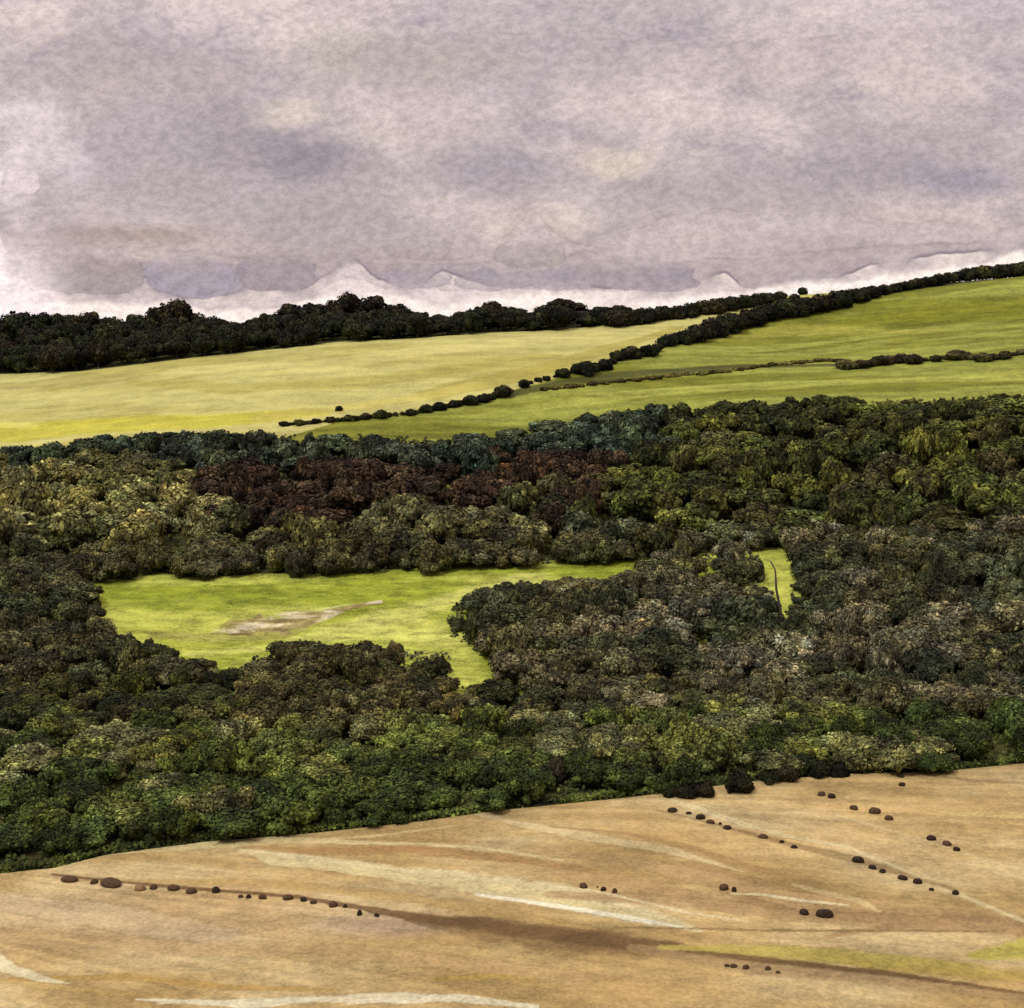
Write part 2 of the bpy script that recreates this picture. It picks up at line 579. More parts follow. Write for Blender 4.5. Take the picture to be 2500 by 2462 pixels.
# --- the stubble field in the foreground
EDGE = dp([(-300, 1690), (0, 1650), (100, 1640), (200, 1615), (380, 1591), (600, 1573), (800, 1551), (940, 1531), (1200, 1505), (1400, 1478),
           (1600, 1462), (1800, 1455), (1933, 1442), (2250, 1420)])
STROKES = [
    ([(1300, 1640), (1450, 1690), (1600, 1720), (1750, 1738), (1940, 1750)], [2.2, 4.2, 3.6, 3.0, 3.0], (176, 136, 90), .8),
    ([(1060, 1650), (1250, 1680), (1400, 1722)], [1.5, 2.2, 1.4], (190, 150, 100), .8),
    ([(780, 1738), (920, 1754), (1060, 1772), (1200, 1786), (1340, 1800)], [1.0, 3.6, 4.2, 3.2, 1.2], (140, 108, 68), .8),
    ([(-20, 1700), (200, 1730), (420, 1770)], [2.5, 4.0, 2.5], (214, 182, 136), .7),
    ([(160, 1605), (300, 1600), (440, 1598)], [.7, 1.0, .8], (234, 204, 144), .85),
    ([(1320, 1800), (1560, 1806), (1840, 1830)], [1.2, 2.4, 2.0], (196, 168, 88), .7),
    ([(260, 1888), (480, 1898), (620, 1884)], [.3, 1.0, .4], (244, 226, 184), .85),
    ([(660, 1893), (860, 1884), (1010, 1902)], [.6, 1.1, .5], (244, 226, 184), .85),
    ([(150, 1662), (500, 1668), (760, 1695), (960, 1725), (1120, 1755)], [.6, 1.2, 1.6, 1.8, .5], (190, 152, 92), .75),
    ([(240, 1600), (500, 1585), (700, 1592), (900, 1600), (1060, 1625)], [.8, 1.2, .8, .6, .3], (232, 204, 146), .8),
    ([(1000, 1600), (1250, 1640), (1500, 1700), (1750, 1720)], [.8, 2.0, 2.6, 2.0], (194, 156, 104), .75),
    ([(1000, 1545), (1200, 1540), (1330, 1560)], [.6, 1.4, .5], (196, 158, 100), .7),
    ([(1450, 1540), (1650, 1600), (1933, 1680)], [1.2, 2.4, 2.6], (204, 168, 114), .6),
    ([(0, 1760), (300, 1790), (700, 1800), (1100, 1850)], [1.0, 2.0, 2.0, 1.6], (206, 166, 112), .6),
    ([(20, 1850), (240, 1845), (420, 1865), (640, 1870)], [.5, .9, .8, .4], (196, 154, 82), .75),
    ([(1500, 1800), (1700, 1830), (1933, 1845)], [.8, 1.6, 1.6], (186, 156, 76), .7),
    ([(1933, 1740), (1700, 1745), (1560, 1770)], [1.2, 1.2, .4], (178, 138, 90), .7),
    # (picture line, half width in metres, colour, strength)
    ([(100, 1652), (300, 1673), (560, 1694), (720, 1722), (860, 1742), (1000, 1760), (1150, 1778), (1300, 1796), (1450, 1815), (1700, 1842), (1950, 1880)],
     [.35, .5, .6, .9, 1.7, 2.2, 2.0, 1.3, .9, .7, .6], (124, 92, 58), .95),
    ([(1200, 1792), (1420, 1828), (1650, 1850), (1950, 1888)], [1.2, 1.6, 1.4, 1.2], (170, 136, 92), .7),
    ([(460, 1602), (520, 1628), (640, 1640), (800, 1662), (960, 1685), (1100, 1712), (1200, 1732), (1310, 1757)], [.8, 1.2, 1.2, 1.8, 2.2, 2.0, 1.2, .3], (226, 200, 142), .95),
    ([(900, 1690), (1080, 1716), (1210, 1738), (1300, 1754)], [.5, .9, .7, .2], (250, 234, 196), .9),
    ([(880, 1532), (980, 1556), (1120, 1582), (1260, 1606), (1400, 1646)], [.5, 1.3, 1.7, 1.5, .2], (222, 192, 138), .9),
    ([(1040, 1562), (1180, 1574), (1300, 1600), (1420, 1640), (1520, 1665)], [.4, .7, .8, 1.0, .6], (172, 132, 84), .7),
    ([(1270, 1512), (1400, 1556), (1480, 1578), (1600, 1600), (1740, 1660), (1933, 1740)], [.9, 1.1, .9, .6, .6, .6], (230, 205, 150), .75),
    ([(1240, 1530), (1370, 1562), (1480, 1592), (1620, 1625), (1800, 1680)], [.3, .6, .9, 1.5, .6], (146, 114, 72), .7),
    ([(460, 1600), (600, 1608), (780, 1604), (960, 1622), (1120, 1645)], [.6, 1.6, 1.8, 1.4, .8], (178, 134, 82), .75),
    ([(180, 1625), (300, 1618), (420, 1630), (460, 1640)], [1.0, 1.8, 1.6, .8], (196, 156, 94), .6),
    ([(100, 1640), (200, 1612), (440, 1596), (700, 1580), (860, 1560)], [.8, .8, .9, .7, .4], (228, 196, 134), .75),
    ([(1040, 1690), (1250, 1700), (1500, 1730), (1650, 1740), (1900, 1745)], [1.2, 1.6, 1.8, 1.8, 1.8], (186, 148, 100), .75),
    ([(1000, 1668), (1120, 1682), (1300, 1725), (1410, 1740)], [.2, .3, .4, .2], (236, 212, 160), .8),
    ([(1380, 1688), (1440, 1690), (1520, 1702), (1600, 1710)], [.3, .5, .5, .2], (236, 216, 164), .85),
    ([(1500, 1672), (1560, 1688), (1620, 1700), (1660, 1722)], [.5, 1.0, .8, .4], (214, 182, 126), .8),
    ([(1160, 1752), (1450, 1758), (1700, 1758), (1880, 1760)], [.2, .35, .4, .2], (140, 108, 66), .7),
    ([(1250, 1790), (1450, 1795), (1650, 1812), (1820, 1822)], [.6, 1.6, 1.8, .8], (192, 168, 84), .8),
    ([(1840, 1805), (1900, 1800), (1960, 1790)], [1.0, 2.4, 2.6], (188, 172, 70), .8),
    ([(300, 1895), (620, 1888), (760, 1880), (900, 1890)], [.3, .9, 1.0, .3], (238, 218, 176), .8),
    ([(-20, 1800), (20, 1830), (80, 1850), (130, 1858)], [1.2, 1.2, .7, .2], (240, 220, 172), .85),
    ([(-20, 1850), (150, 1870), (330, 1885)], [.6, .8, .3], (206, 168, 98), .6),
    ([(1580, 1540), (1750, 1590), (1950, 1650)], [.5, .6, .7], (222, 194, 138), .5),
    ([(1780, 1535), (1850, 1540), (1950, 1545)], [.5, .8, .8], (224, 198, 124), .7),
    ([(1780, 1468), (1860, 1476), (1950, 1480)], [.6, .8, .8], (150, 118, 82), .6),
    ([(600, 1770), (900, 1800), (1200, 1838), (1500, 1862)], [1.0, 1.4, 1.2, .8], (208, 172, 112), .5),
    ([(820, 1850), (940, 1845), (1010, 1850)], [.6, .9, .4], (196, 160, 78), .6),
]


def stubble_tint(X, Y):
    c = np.broadcast_to(alb(206, 170, 112), X.shape + (3,)).copy()
    n = fbm(X * 0.05, Y * 0.09, 3)
    c = mixc(c, alb(190, 152, 94), sm(n, 0.45, 0.7) * 0.8)
    c = mixc(c, alb(216, 186, 134), sm(n, 0.5, 0.3) * 0.6)
    # pinkish bare earth to the lower left
    w = world_line(dp([(220, 1740)]))[0]
    c = mixc(c, alb(208, 172, 130), sm(np.hypot((X - w[0]) / 42, (Y - w[1]) / 14), 1.1, 0.3) * 0.35)
    w = world_line(dp([(740, 1748)]))[0]
    c = mixc(c, alb(184, 152, 124), sm(np.hypot((X - w[0]) / 14, (Y - w[1]) / 5), 1.1, 0.2) * 0.7)
    wob = (fbm(X * 0.45, Y * 0.45, 9) - 0.5)
    # fine drill lines that fan out from the upper left
    ox, oy = -210.0, 232.0
    ang = np.arctan2(Y - oy, X - ox)
    dr = fbm(ang * 160 + wob * 0.8, np.hypot(X - ox, Y - oy) * 0.012, 21, 3)
    c = c * (0.74 + 0.52 * dr)[..., None]
    c = mixc(c, alb(232, 208, 154), sm(stroke_dist(X, Y, world_line(dp([(470, 1606), (700, 1642), (900, 1668), (1060, 1694), (1200, 1726), (1320, 1758)])), [1.5, 2.2, 3.6, 4.2, 2.8, .5]) + wob * .8, 1.1, .6) * .9)
    for pts, w, colr, k in STROKES:
        ln = world_line(dp(pts))
        d = stroke_dist(X, Y, ln, w) + wob * 0.9
        c = mixc(c, alb(*colr), sm(d, 1.12, 0.72) * k)
        rim = sm(np.abs(d - 1.05), 0.16, 0.0)
        c = c * (1 - 0.20 * rim * k)[..., None]
    return c * np.array([0.96, 1.12, 1.21])


M_STUBBLE = field_material('stubble', None, 0.35, 0.20, (0.05, 0.12), 0.5, 1.6)
sheet('stubble_field', [(-160, 1075), (1184, 1075)], EDGE, 640, 300, 0.10, stubble_tint, M_STUBBLE)

# --- the bright meadow in the valley
MEADOW_TOP = dp([(60, 1090), (195, 1086), (235, 1080), (350, 1082), (640, 1084), (830, 1067), (1000, 1060), (1190, 1056), (1480, 1032), (1640, 1030)])
MEADOW_LOW = dp([(60, 1215), (240, 1250), (440, 1300), (900, 1330), (1000, 1310), (1200, 1240), (1480, 1190), (1640, 1120)])


def meadow_tint(X, Y):
    c = np.broadcast_to(alb(190, 194, 84), X.shape + (3,)).copy()
    n = fbm(X * 0.03, Y * 0.05, 5)
    c = mixc(c, alb(152, 162, 48), sm(n, 0.42, 0.62) * 0.9)
    for pts, w, colr, k in (
            ([(200, 1105), (330, 1130), (520, 1125)], [6, 12, 10], (130, 142, 36), .75), ([(640, 1190), (780, 1180), (840, 1210)], [6, 9, 7], (214, 214, 104), .8), ([(220, 1190), (340, 1205), (420, 1240)], [5, 5, 5], (188, 192, 76), .7),
            ([(230, 1120), (500, 1120), (780, 1085), (1180, 1065)], [7, 9, 5, 3], (152, 162, 46), .7),
            ([(640, 1190), (760, 1160), (860, 1130), (1000, 1090)], [7, 8, 6, 5], (204, 204, 106), .8),
            ([(360, 1235), (500, 1225), (600, 1200), (820, 1200)], [3, 3, 4, 5], (206, 208, 104), .8),
            ([(300, 1200), (400, 1205), (520, 1205)], [4, 4, 3], (166, 160, 84), .7),
            ([(540, 1165), (640, 1145), (720, 1136)], [1.4, .8, .5], (214, 212, 140), .8),
            ([(870, 1240), (890, 1285)], [5, 5], (204, 206, 92), .7)):
        ln = world_line(dp(pts))
        d = stroke_dist(X, Y, ln, w) + (fbm(X * 0.2, Y * 0.2, 8) - 0.5) * 1.2
        c = mixc(c, alb(*colr), sm(d, 1.2, 0.4) * k)
    return c * np.array([1.0, 1.07, 1.12])


M_MEADOW = (field_material('meadow_grass', None, 0.25, 0.30, (0.10, 0.22), 0.5, 1.4))
sheet('meadow', MEADOW_LOW, MEADOW_TOP, 260, 120, 0.12, meadow_tint, M_MEADOW)

# pale bank of the track through the meadow
TRK_TOP = dp([(385, 1198), (430, 1172), (480, 1158), (560, 1152), (600, 1153), (660, 1143), (722, 1133)])
TRK_LOW = dp([(385, 1202), (430, 1204), (480, 1208), (540, 1206), (580, 1190), (660, 1152), (722, 1141)])


def track_tint(X, Y):
    g_ = meadow_tint(X, Y)
    n = fbm(X * 0.14, Y * 0.25, 31)
    c = np.broadcast_to(alb(170, 160, 104), X.shape + (3,)).copy()
    c = mixc(c, alb(138, 124, 76), sm(n, 0.47, 0.6))
    c = mixc(c, alb(226, 218, 180), sm(n, 0.46, 0.34))
    t = np.linspace(0, 1, X.shape[0])[:, None]
    s_ = np.linspace(0, 1, X.shape[1])[None, :]
    k = sm(np.minimum(t, 1 - t) * 2 + (fbm(X * 0.3, Y * 0.3, 33) - .5) * 1.1, 0.12, 0.45) * sm(s_, 0.0, 0.2)
    k = np.maximum(k, sm(s_, 0.55, 0.75) * 0.5)
    return g_ * (1 - k[..., None]) + c * k[..., None]


sheet('path', TRK_LOW, TRK_TOP, 120, 24, 0.18, track_tint, M_MEADOW)

# --- the yellow field under the crest wood and the green pasture right of the hedge
WOOD_TOP = dp([(-300, 880), (0, 845), (150, 825), (300, 812), (500, 813), (540, 816), (850, 826), (980, 806), (1100, 775), (1280, 760), (1440, 750),
               (1530, 742), (1700, 755), (1800, 750), (1933, 738), (2250, 720)])
HEDGE_LINE = dp([(500, 815), (640, 797), (760, 782), (880, 758), (960, 740), (1090, 705), (1180, 678), (1270, 645), (1400, 610), (1500, 585), (1600, 570)])
CREST_BASE = dp([(-300, 725), (0, 707), (150, 702), (250, 690), (400, 672), (520, 660), (640, 646), (780, 640), (900, 630), (1050, 624), (1200, 610),
                 (1350, 585), (1480, 556), (1560, 545), (1640, 538)])
YEL_LOW = dp([(-300, 905), (0, 875), (150, 855), (300, 842), (500, 838)]) + HEDGE_LINE[1:]
YEL_TOP = [(u, v) for u, v in CREST_BASE if u <= 1600 * D]
YEL_TOP.append((1600 * D, interp(CREST_BASE, 1600 * D)))


def yellow_tint(X, Y):
    c = np.broadcast_to(alb(204, 194, 116), X.shape + (3,)).copy()
    n = fbm(X * 0.012, Y * 0.03, 15)
    c = mixc(c, alb(184, 172, 92), sm(n, 0.45, 0.62) * 0.8)
    for pts, w, colr, k in (
            ([(0, 730), (150, 720), (300, 712)], [8, 7, 5], (184, 172, 100), .7),
            ([(250, 722), (450, 735), (700, 722), (900, 690), (1050, 672)], [4, 8, 9, 8, 4], (184, 172, 88), .75),
            ([(330, 700), (600, 690), (900, 655), (1150, 625)], [8, 12, 10, 8], (216, 202, 124), .7),
            ([(-100, 815), (100, 812), (400, 795), (600, 780)], [14, 16, 10, 5], (204, 194, 66), .85),
            ([(0, 800), (60, 806)], [5, 3], (226, 214, 110), .8),
            ([(820, 745), (1000, 705), (1150, 660), (1280, 620)], [9, 8, 7, 4], (174, 160, 74), .7),
            ([(500, 790), (700, 765), (900, 730)], [6, 6, 5], (208, 192, 98), .6)):
        ln = world_line(dp(pts))
        d = stroke_dist(X, Y, ln, w) + (fbm(X * 0.04, Y * 0.08, 18) - 0.5) * 1.2
        c = mixc(c, alb(*colr), sm(d, 1.1, 0.75) * k)
    return c * np.array([1.0, 1.09, 1.16])


sheet('ripe_field', YEL_LOW, YEL_TOP, 260, 120, 0.25, yellow_tint, field_material('ripe_crop', None, 0.12, 0.15, (0.03, 0.11), 0.3, 0.8))

GRN_TOP = [(u, v) for u, v in HEDGE_LINE] + dp([(1700, 552), (1800, 538), (1933, 522), (2250, 500)])
GRN_LOW = dp([(500, 840), (850, 850), (980, 830), (1100, 800), (1280, 785), (1440, 775), (1600, 772), (1933, 765), (2250, 745)])


def green_tint(X, Y):
    c = np.broadcast_to(alb(154, 156, 68), X.shape + (3,)).copy()
    n = fbm(X * 0.010, Y * 0.04, 25)
    c = mixc(c, alb(124, 124, 40), sm(n, 0.42, 0.6) * 0.9)
    for pts, w, colr, k in (
            ([(1550, 640), (1750, 610), (1960, 600)], [5, 12, 16], (112, 116, 30), .7), ([(1420, 668), (1650, 640), (1960, 620)], [3, 4, 5], (122, 122, 36), .8), ([(1100, 745), (1450, 725), (1960, 715)], [3, 5, 5], (184, 184, 88), .7),
            ([(1650, 600), (1800, 590), (1933, 585)], [20, 26, 26], (126, 126, 32), .7),
            ([(1300, 640), (1500, 620), (1750, 625)], [10, 12, 6], (168, 162, 70), .7),
            ([(1400, 690), (1700, 650), (1933, 640)], [6, 9, 8], (128, 126, 38), .6),
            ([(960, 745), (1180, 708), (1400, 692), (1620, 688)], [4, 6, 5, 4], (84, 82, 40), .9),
            ([(1000, 770), (1300, 735), (1600, 722), (1933, 705)], [5, 8, 8, 6], (172, 172, 78), .8),
            ([(1250, 728), (1450, 715), (1700, 712)], [2.5, 3, 2], (128, 132, 46), .7),
            ([(560, 812), (760, 795), (960, 765), (1100, 745)], [3, 4, 4, 3], (140, 138, 52), .7)):
        ln = world_line(dp(pts))
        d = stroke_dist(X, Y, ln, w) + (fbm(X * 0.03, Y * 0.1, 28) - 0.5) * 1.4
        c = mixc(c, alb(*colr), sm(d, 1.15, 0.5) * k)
    return c * np.array([1.0, 1.10, 1.14])


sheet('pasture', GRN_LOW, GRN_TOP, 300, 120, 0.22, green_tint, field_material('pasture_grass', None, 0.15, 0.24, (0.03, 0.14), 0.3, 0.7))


# ------------------------------------------------------------------ foliage
def foliage_material():
    m = bpy.data.materials.new('foliage')
    m.use_nodes = True
    t = m.node_tree
    b = NB(t)
    p = t.nodes['Principled BSDF']
    p.inputs['Roughness'].default_value = 0.8
    p.inputs['Specular IOR Level'].default_value = 0.15
    oi = b.n('ShaderNodeObjectInfo')
    at = b.n('ShaderNodeVertexColor', layer_name='tint')
    tc = b.n('ShaderNodeTexCoord')
    col = b.mix(1.0, oi.outputs['Color'], at.outputs[0], 'MULTIPLY')
    n = b.noise(tc.outputs['Object'], 2.2, 3.0)
    sc = b.n('ShaderNodeVectorMath', operation='SCALE')
    b.link(col, sc.inputs[0])
    geo = b.n('ShaderNodeNewGeometry')
    n2 = b.noise(geo.outputs['Position'], 0.30, 3.0, 0.6)
    n3 = b.noise(geo.outputs['Position'], 0.09, 3.0, 0.6)
    n4 = b.noise(geo.outputs['Position'], 0.085, 3.0, 0.6)
    k = b.math('MULTIPLY', b.step(n, 0.3, 0.7, 0.75, 1.25), b.math('MULTIPLY', b.step(n2, 0.34, 0.66, 0.8, 2.8), b.step(n4, 0.36, 0.64, 0.62, 1.5)))
    b.link(k, sc.inputs[3])
    warm = b.mix(1.0, sc.outputs[0], (1.08, 1.08, 0.82), 'MULTIPLY')
    b.link(b.mix(b.step(n3, 0.38, 0.62), sc.outputs[0], warm), p.inputs['Base Color'])
    return m


def bark_material():
    m = bpy.data.materials.new('bark')
    m.use_nodes = True
    t = m.node_tree
    b = NB(t)
    p = t.nodes['Principled BSDF']
    p.inputs['Roughness'].default_value = 0.95
    tc = b.n('ShaderNodeTexCoord')
    n = b.noise(tc.outputs['Object'], 9.0, 4.0)
    b.link(b.mix(n, lin(38, 30, 22), lin(86, 74, 58)), p.inputs['Base Color'])
    return m


M_LEAF = foliage_material()
M_BARK = bark_material()


def ico(sub=2):
    bm = bmesh.new()
    bmesh.ops.create_icosphere(bm, subdivisions=sub, radius=1.0)
    v = np.array([p.co[:] for p in bm.verts])
    f = [[q.index for q in p.verts] for p in bm.faces]
    bm.free()
    return v, f


ICO_V, ICO_F = ico(2)


def crown_mesh(seed, leaves, size, z0, lobes, spread, core=0.78, low=False, top=1.0):
    """unit crown: radius about 1 across, z from z0 to top; leaf-clump faces over a lumpy volume"""
    r = random.Random(seed)
    L = []
    hz = (top - z0)
    for k in range(lobes):
        if k == 0:
            c = (0, 0, z0 + hz * (0.42 if low else 0.48))
            rad = (0.74, 0.74, hz * 0.44) if low else (0.6, 0.6, hz * 0.45)
        else:
            th = k * 2.399 + r.uniform(-.7, .7)
            d = spread * math.sqrt(r.uniform(0.12, 1.0)) * 1.05
            rr = r.uniform(0.17, 0.40)
            zc = z0 + hz * (r.uniform(0.16, 0.55) if low else r.uniform(0.22, 0.86) * (1 - 0.28 * d))
            c = (d * math.cos(th), d * math.sin(th), zc)
            rad = (rr, rr * r.uniform(.75, 1.25), rr * hz * r.uniform(.55, 1.0))
        L.append((c, rad, r.uniform(0.6, 1.4), r.uniform(-.08, .08)))
    V, Fc, T = [], [], []
    for c, rad, tone, hue in L:                       # inner mass
        o = len(V)
        for v in ICO_V:
            j = 1 + 0.14 * math.sin(v[0] * 5 + seed) * math.cos(v[1] * 6 + seed * 2) + r.uniform(-.05, .05)
            V.append((c[0] + v[0] * rad[0] * core * j, c[1] + v[1] * rad[1] * core * j, max(c[2] + v[2] * rad[2] * core * j, z0 * 0.9 + 0.005)))
        for f in ICO_F:
            Fc.append([o + i for i in f])
            T.append((tone * r.uniform(.7, 1.0), hue))
    wts = [q[1][0] * q[1][2] + 0.02 for q in L]
    for k in range(leaves):
        c, rad, tone, hue = r.choices(L, wts)[0]
        while True:
            d = Vector((r.gauss(0, 1), r.gauss(0, 1), r.gauss(0.25, 1)))
            if d.length > 0.1:
                break
        d.normalize()
        j = r.uniform(0.76, 1.10) if r.random() < .86 else r.uniform(1.05, 1.17)
        p = Vector((c[0] + d.x * rad[0] * j, c[1] + d.y * rad[1] * j, c[2] + d.z * rad[2] * j))
        if p.z < z0 * 0.8:
            continue
        nrm = (d + Vector((r.uniform(-1, 1), r.uniform(-1, 1), r.uniform(-1, 1))) * 0.5).normalized()
        t1 = nrm.orthogonal().normalized()
        t1 = Matrix.Rotation(r.uniform(0, 6.28), 3, nrm) @ t1
        t2 = nrm.cross(t1)
        s = size * r.uniform(0.55, 1.35)
        o = len(V)
        nn = r.choice((4, 5, 5, 6))
        for q in range(nn):
            an = 6.283 * q / nn
            rad_ = s * r.uniform(.6, 1.05)
            w = t1 * math.cos(an) * rad_ + t2 * math.sin(an) * rad_ * 0.75 + nrm * r.uniform(-.15, .15) * s
            V.append((p.x + w.x, p.y + w.y, p.z + w.z * hz * 0.9))
        Fc.append(list(range(o, o + nn)))
        tt = tone * r.choice((0.3, 0.5, 0.7, 0.85, 0.95, 1.0, 1.1, 1.25, 1.5, 1.7))
        T.append((tt, hue + r.uniform(-.07, .07)))
    me = bpy.data.meshes.new('crown')
    me.from_pydata(V, [], Fc)
    at = me.color_attributes.new('tint', 'FLOAT_COLOR', 'CORNER')
    buf = np.ones((len(me.loops), 4), np.float32)
    i = 0
    for f, (t, h) in zip(Fc, T):
        n = len(f)
        buf[i:i + n, 0] = t * (1 + h)
        buf[i:i + n, 1] = t
        buf[i:i + n, 2] = t * (1 - h)
        i += n
    at.data.foreach_set('color', buf.ravel())
    me.materials.append(M_LEAF)
    return me


def trunk_mesh(seed, z0):
    """unit trunk with four limbs reaching into the crown"""
    r = random.Random(seed)
    V, Fc = [], []

    def tube(pts, rads, n=7):
        o = len(V)
        for (x, y, z), rr in zip(pts, rads):
            for k in range(n):
                an = 6.283 * k / n
                V.append((x + rr * math.cos(an), y + rr * math.sin(an), z))
        for i in range(len(pts) - 1):
            for k in range(n):
                Fc.append([o + i * n + k, o + i * n + (k + 1) % n, o + (i + 1) * n + (k + 1) % n, o + (i + 1) * n + k])
        Fc.append([o + (len(pts) - 1) * n + k for k in range(n)])
    lx, ly = r.uniform(-.06, .06), r.uniform(-.06, .06)
    zt = z0 + 0.25
    tube([(0, 0, -0.03), (0, 0, 0.03), (lx * .5, ly * .5, zt * .5), (lx, ly, zt)], [.12, .085, .068, .05])
    for k in range(4):
        th = k * 1.57 + r.uniform(-.4, .4)
        tube([(lx * .8, ly * .8, zt * .82), (lx + .22 * math.cos(th), ly + .22 * math.sin(th), zt + .1), (lx + .4 * math.cos(th), ly + .4 * math.sin(th), zt + .26)], [.036, .026, .012], 5)
    me = bpy.data.meshes.new('trunk')
    me.from_pydata(V, [], Fc)
    me.polygons.foreach_set('use_smooth', [True] * len(me.polygons))
    me.materials.append(M_BARK)
    return me


# prototypes: tall wood trees, thicket trees and low bushes
PROTO = {
    'tree': [(crown_mesh(100 + k, 2600, 0.098, 0.14, 14 + k % 5, 0.74), trunk_mesh(50 + k, 0.14)) for k in range(10)],
    'thicket': [(crown_mesh(200 + k, 4200, 0.074, 0.06, 16 + k % 5, 0.78), trunk_mesh(60 + k, 0.10)) for k in range(10)],
    'bush': [(crown_mesh(300 + k, 1900, 0.11, 0.02, 9 + k % 3, 0.70, low=True), trunk_mesh(70 + k, 0.05)) for k in range(6)],
}
PATCH = [(dp([(x, y)])[0], (rx * D, ry * D), t) for x, y, rx, ry, t in (
    (1075, 1380, 75, 40, 'pale sage'), (300, 1465, 55, 32, 'pale sage'), (50, 1440, 70, 36, 'pale sage'), (560, 1395, 70, 26, 'yellowish green'), (1180, 1370, 60, 40, 'leaf green'), (1500, 1330, 150, 24, 'yellowish green'), (820, 1400, 80, 40, 'leaf green'),
    (150, 1590, 190, 26, 'deep green'), (1700, 1385, 260, 26, 'deep green'), (350, 1350, 130, 26, 'dark green'), (30, 1510, 70, 32, 'deep green'), (760, 1470, 90, 50, 'deep green'), (1000, 1480, 200, 26, 'deep green'), (480, 1340, 80, 30, 'dark green'),
    (1650, 1200, 120, 52, 'ash grey'), (1260, 1180, 90, 44, 'ash grey'), (1390, 1260, 90, 36, 'ash grey'), (1120, 1240, 90, 40, 'greyish olive'), (1860, 960, 90, 50, 'ash grey'),
    (1560, 1110, 60, 70, 'dark grey-green'), (1850, 1080, 80, 80, 'dark grey-green'), (930, 1150, 90, 50, 'dark grey-green'), (1700, 1270, 190, 26, 'dark grey-green'),
    (280, 950, 150, 70, 'pale olive'), (110, 930, 110, 60, 'pale olive'), (780, 980, 120, 34, 'grey green'), (1530, 880, 70, 44, 'yellowish green'), (1450, 775, 420, 30, 'deep green'), (1250, 930, 60, 40, 'moss green'))]


def patched(pal, tone, c, u, v):
    for (px, py), (rx, ry), t in PATCH:
        if ((u - px) / rx) ** 2 + ((v - py) / ry) ** 2 < 1 and rng.random() < .85:
            for nm, cc in pal:
                if nm == t:
                    return nm, cc
    return tone, c


ALL = []       # every plant, labelled at the end


def plant(proto, name, x, y, r, h, colr, zone, tone, kind, cat, group, z=None, jit=0.18):
    crown, trunk = rng.choice(PROTO[proto])
    z = float(H(x, y)) if z is None else z
    e = bpy.data.objects.new(name, None)
    e.empty_display_size = 0.5
    e.location = (x, y, z - 0.02)
    e.rotation_euler = (0, 0, rng.uniform(0, 6.283))
    e.scale = (r, r * rng.uniform(.9, 1.1), h)
    link(e)
    c = bpy.data.objects.new('foliage' if proto == 'bush' else 'crown', crown)
    k = rng.uniform(1 - jit, 1 + jit)
    hu = rng.uniform(-.06, .06)
    c.color = (colr[0] * k * (1 + hu), colr[1] * k, colr[2] * k * (1 - hu), 1)
    link(c, e)
    t = bpy.data.objects.new('stem' if proto == 'bush' else 'trunk', trunk)
    link(t, e)
    u, v = project(x, y, z + 0.6 * h)
    ALL.append(dict(o=e, zone=zone, tone=tone, kind=kind, cat=cat, group=group, u=u, v=v))
    return e


FK = 0.41
DARK = [('near-black green', (30, 33, 17)), ('very dark green', (36, 41, 20)), ('dark brownish', (38, 35, 20))]
TEAL = [('dark teal', (56, 69, 53)), ('slate green', (66, 75, 59)), ('bottle green', (47, 58, 42))]
COPPER = [('brown', (63, 49, 36)), ('dark russet', (56, 42, 30)), ('dusky brown', (64, 53, 40))]
OLIVE = [('pale olive', (120, 119, 76)), ('olive green', (96, 96, 56)), ('dull green', (84, 88, 52)), ('grey green', (100, 101, 68))]
MOSS = [('dark olive', (64, 67, 33)), ('moss green', (76, 84, 38)), ('yellowish green', (88, 93, 42)), ('brownish olive', (74, 73, 42)), ('deep green', (54, 60, 30))]
ASH = [('greyish olive', (92, 91, 66)), ('ash grey', (112, 109, 86)), ('dark olive', (80, 82, 51)), ('dusky olive', (84, 84, 57)), ('dark grey-green', (70, 75, 52))]
LEFT = [('brownish olive', (80, 79, 52)), ('dark brown-green', (68, 67, 45)), ('dull green', (80, 83, 52)), ('deep green', (60, 65, 40))]
GREEN = [('deep green', (58, 70, 31)), ('mid green', (78, 90, 42)), ('leaf green', (90, 100, 47)), ('dark green', (67, 79, 36)), ('yellowish green', (100, 106, 54)), ('pale sage', (112, 115, 75))]
PLUM = [('plum brown', (76, 70, 48)), ('dark olive', (72, 73, 42)), ('brownish olive', (88, 84, 50))]

MEADOW_POLY = dp([(193, 1100), (235, 1084), (640, 1088), (1000, 1066), (1195, 1060), (1190, 1064), (1140, 1086), (960, 1092), (850, 1128), (832, 1160),
                  (850, 1210), (925, 1252), (922, 1288), (872, 1290), (852, 1230), (830, 1222), (740, 1210), (705, 1216), (620, 1206), (540, 1214), (470, 1235), (455, 1258), (350, 1245),
                  (330, 1216), (240, 1197), (195, 1165)])
STRIP_POLY = dp([(1300, 1046), (1480, 1034), (1480, 1044), (1300, 1056)])
GAP_POLY = dp([(1432, 1045), (1484, 1038), (1490, 1135), (1470, 1150), (1452, 1090)])
COPPER_POLY = dp([(375, 890), (450, 866), (700, 866), (860, 870), (1050, 858), (1150, 846), (1190, 846), (1130, 915), (1090, 955), (1040, 970), (930, 955), (800, 945), (650, 955), (610, 1000), (500, 996), (410, 975)])
TEAL_POLY = dp([(-200, 820), (300, 800), (1100, 770), (1300, 755), (1260, 840), (1150, 846), (1050, 858), (860, 870), (400, 885), (330, 870), (200, 862), (0, 870), (-200, 870)])
OLIVE_POLY = dp([(-200, 850), (200, 850), (380, 890), (430, 970), (620, 985), (650, 940), (1030, 940), (1050, 1000), (900, 1020), (700, 1005), (400, 1030), (200, 1060), (-200, 1040)])


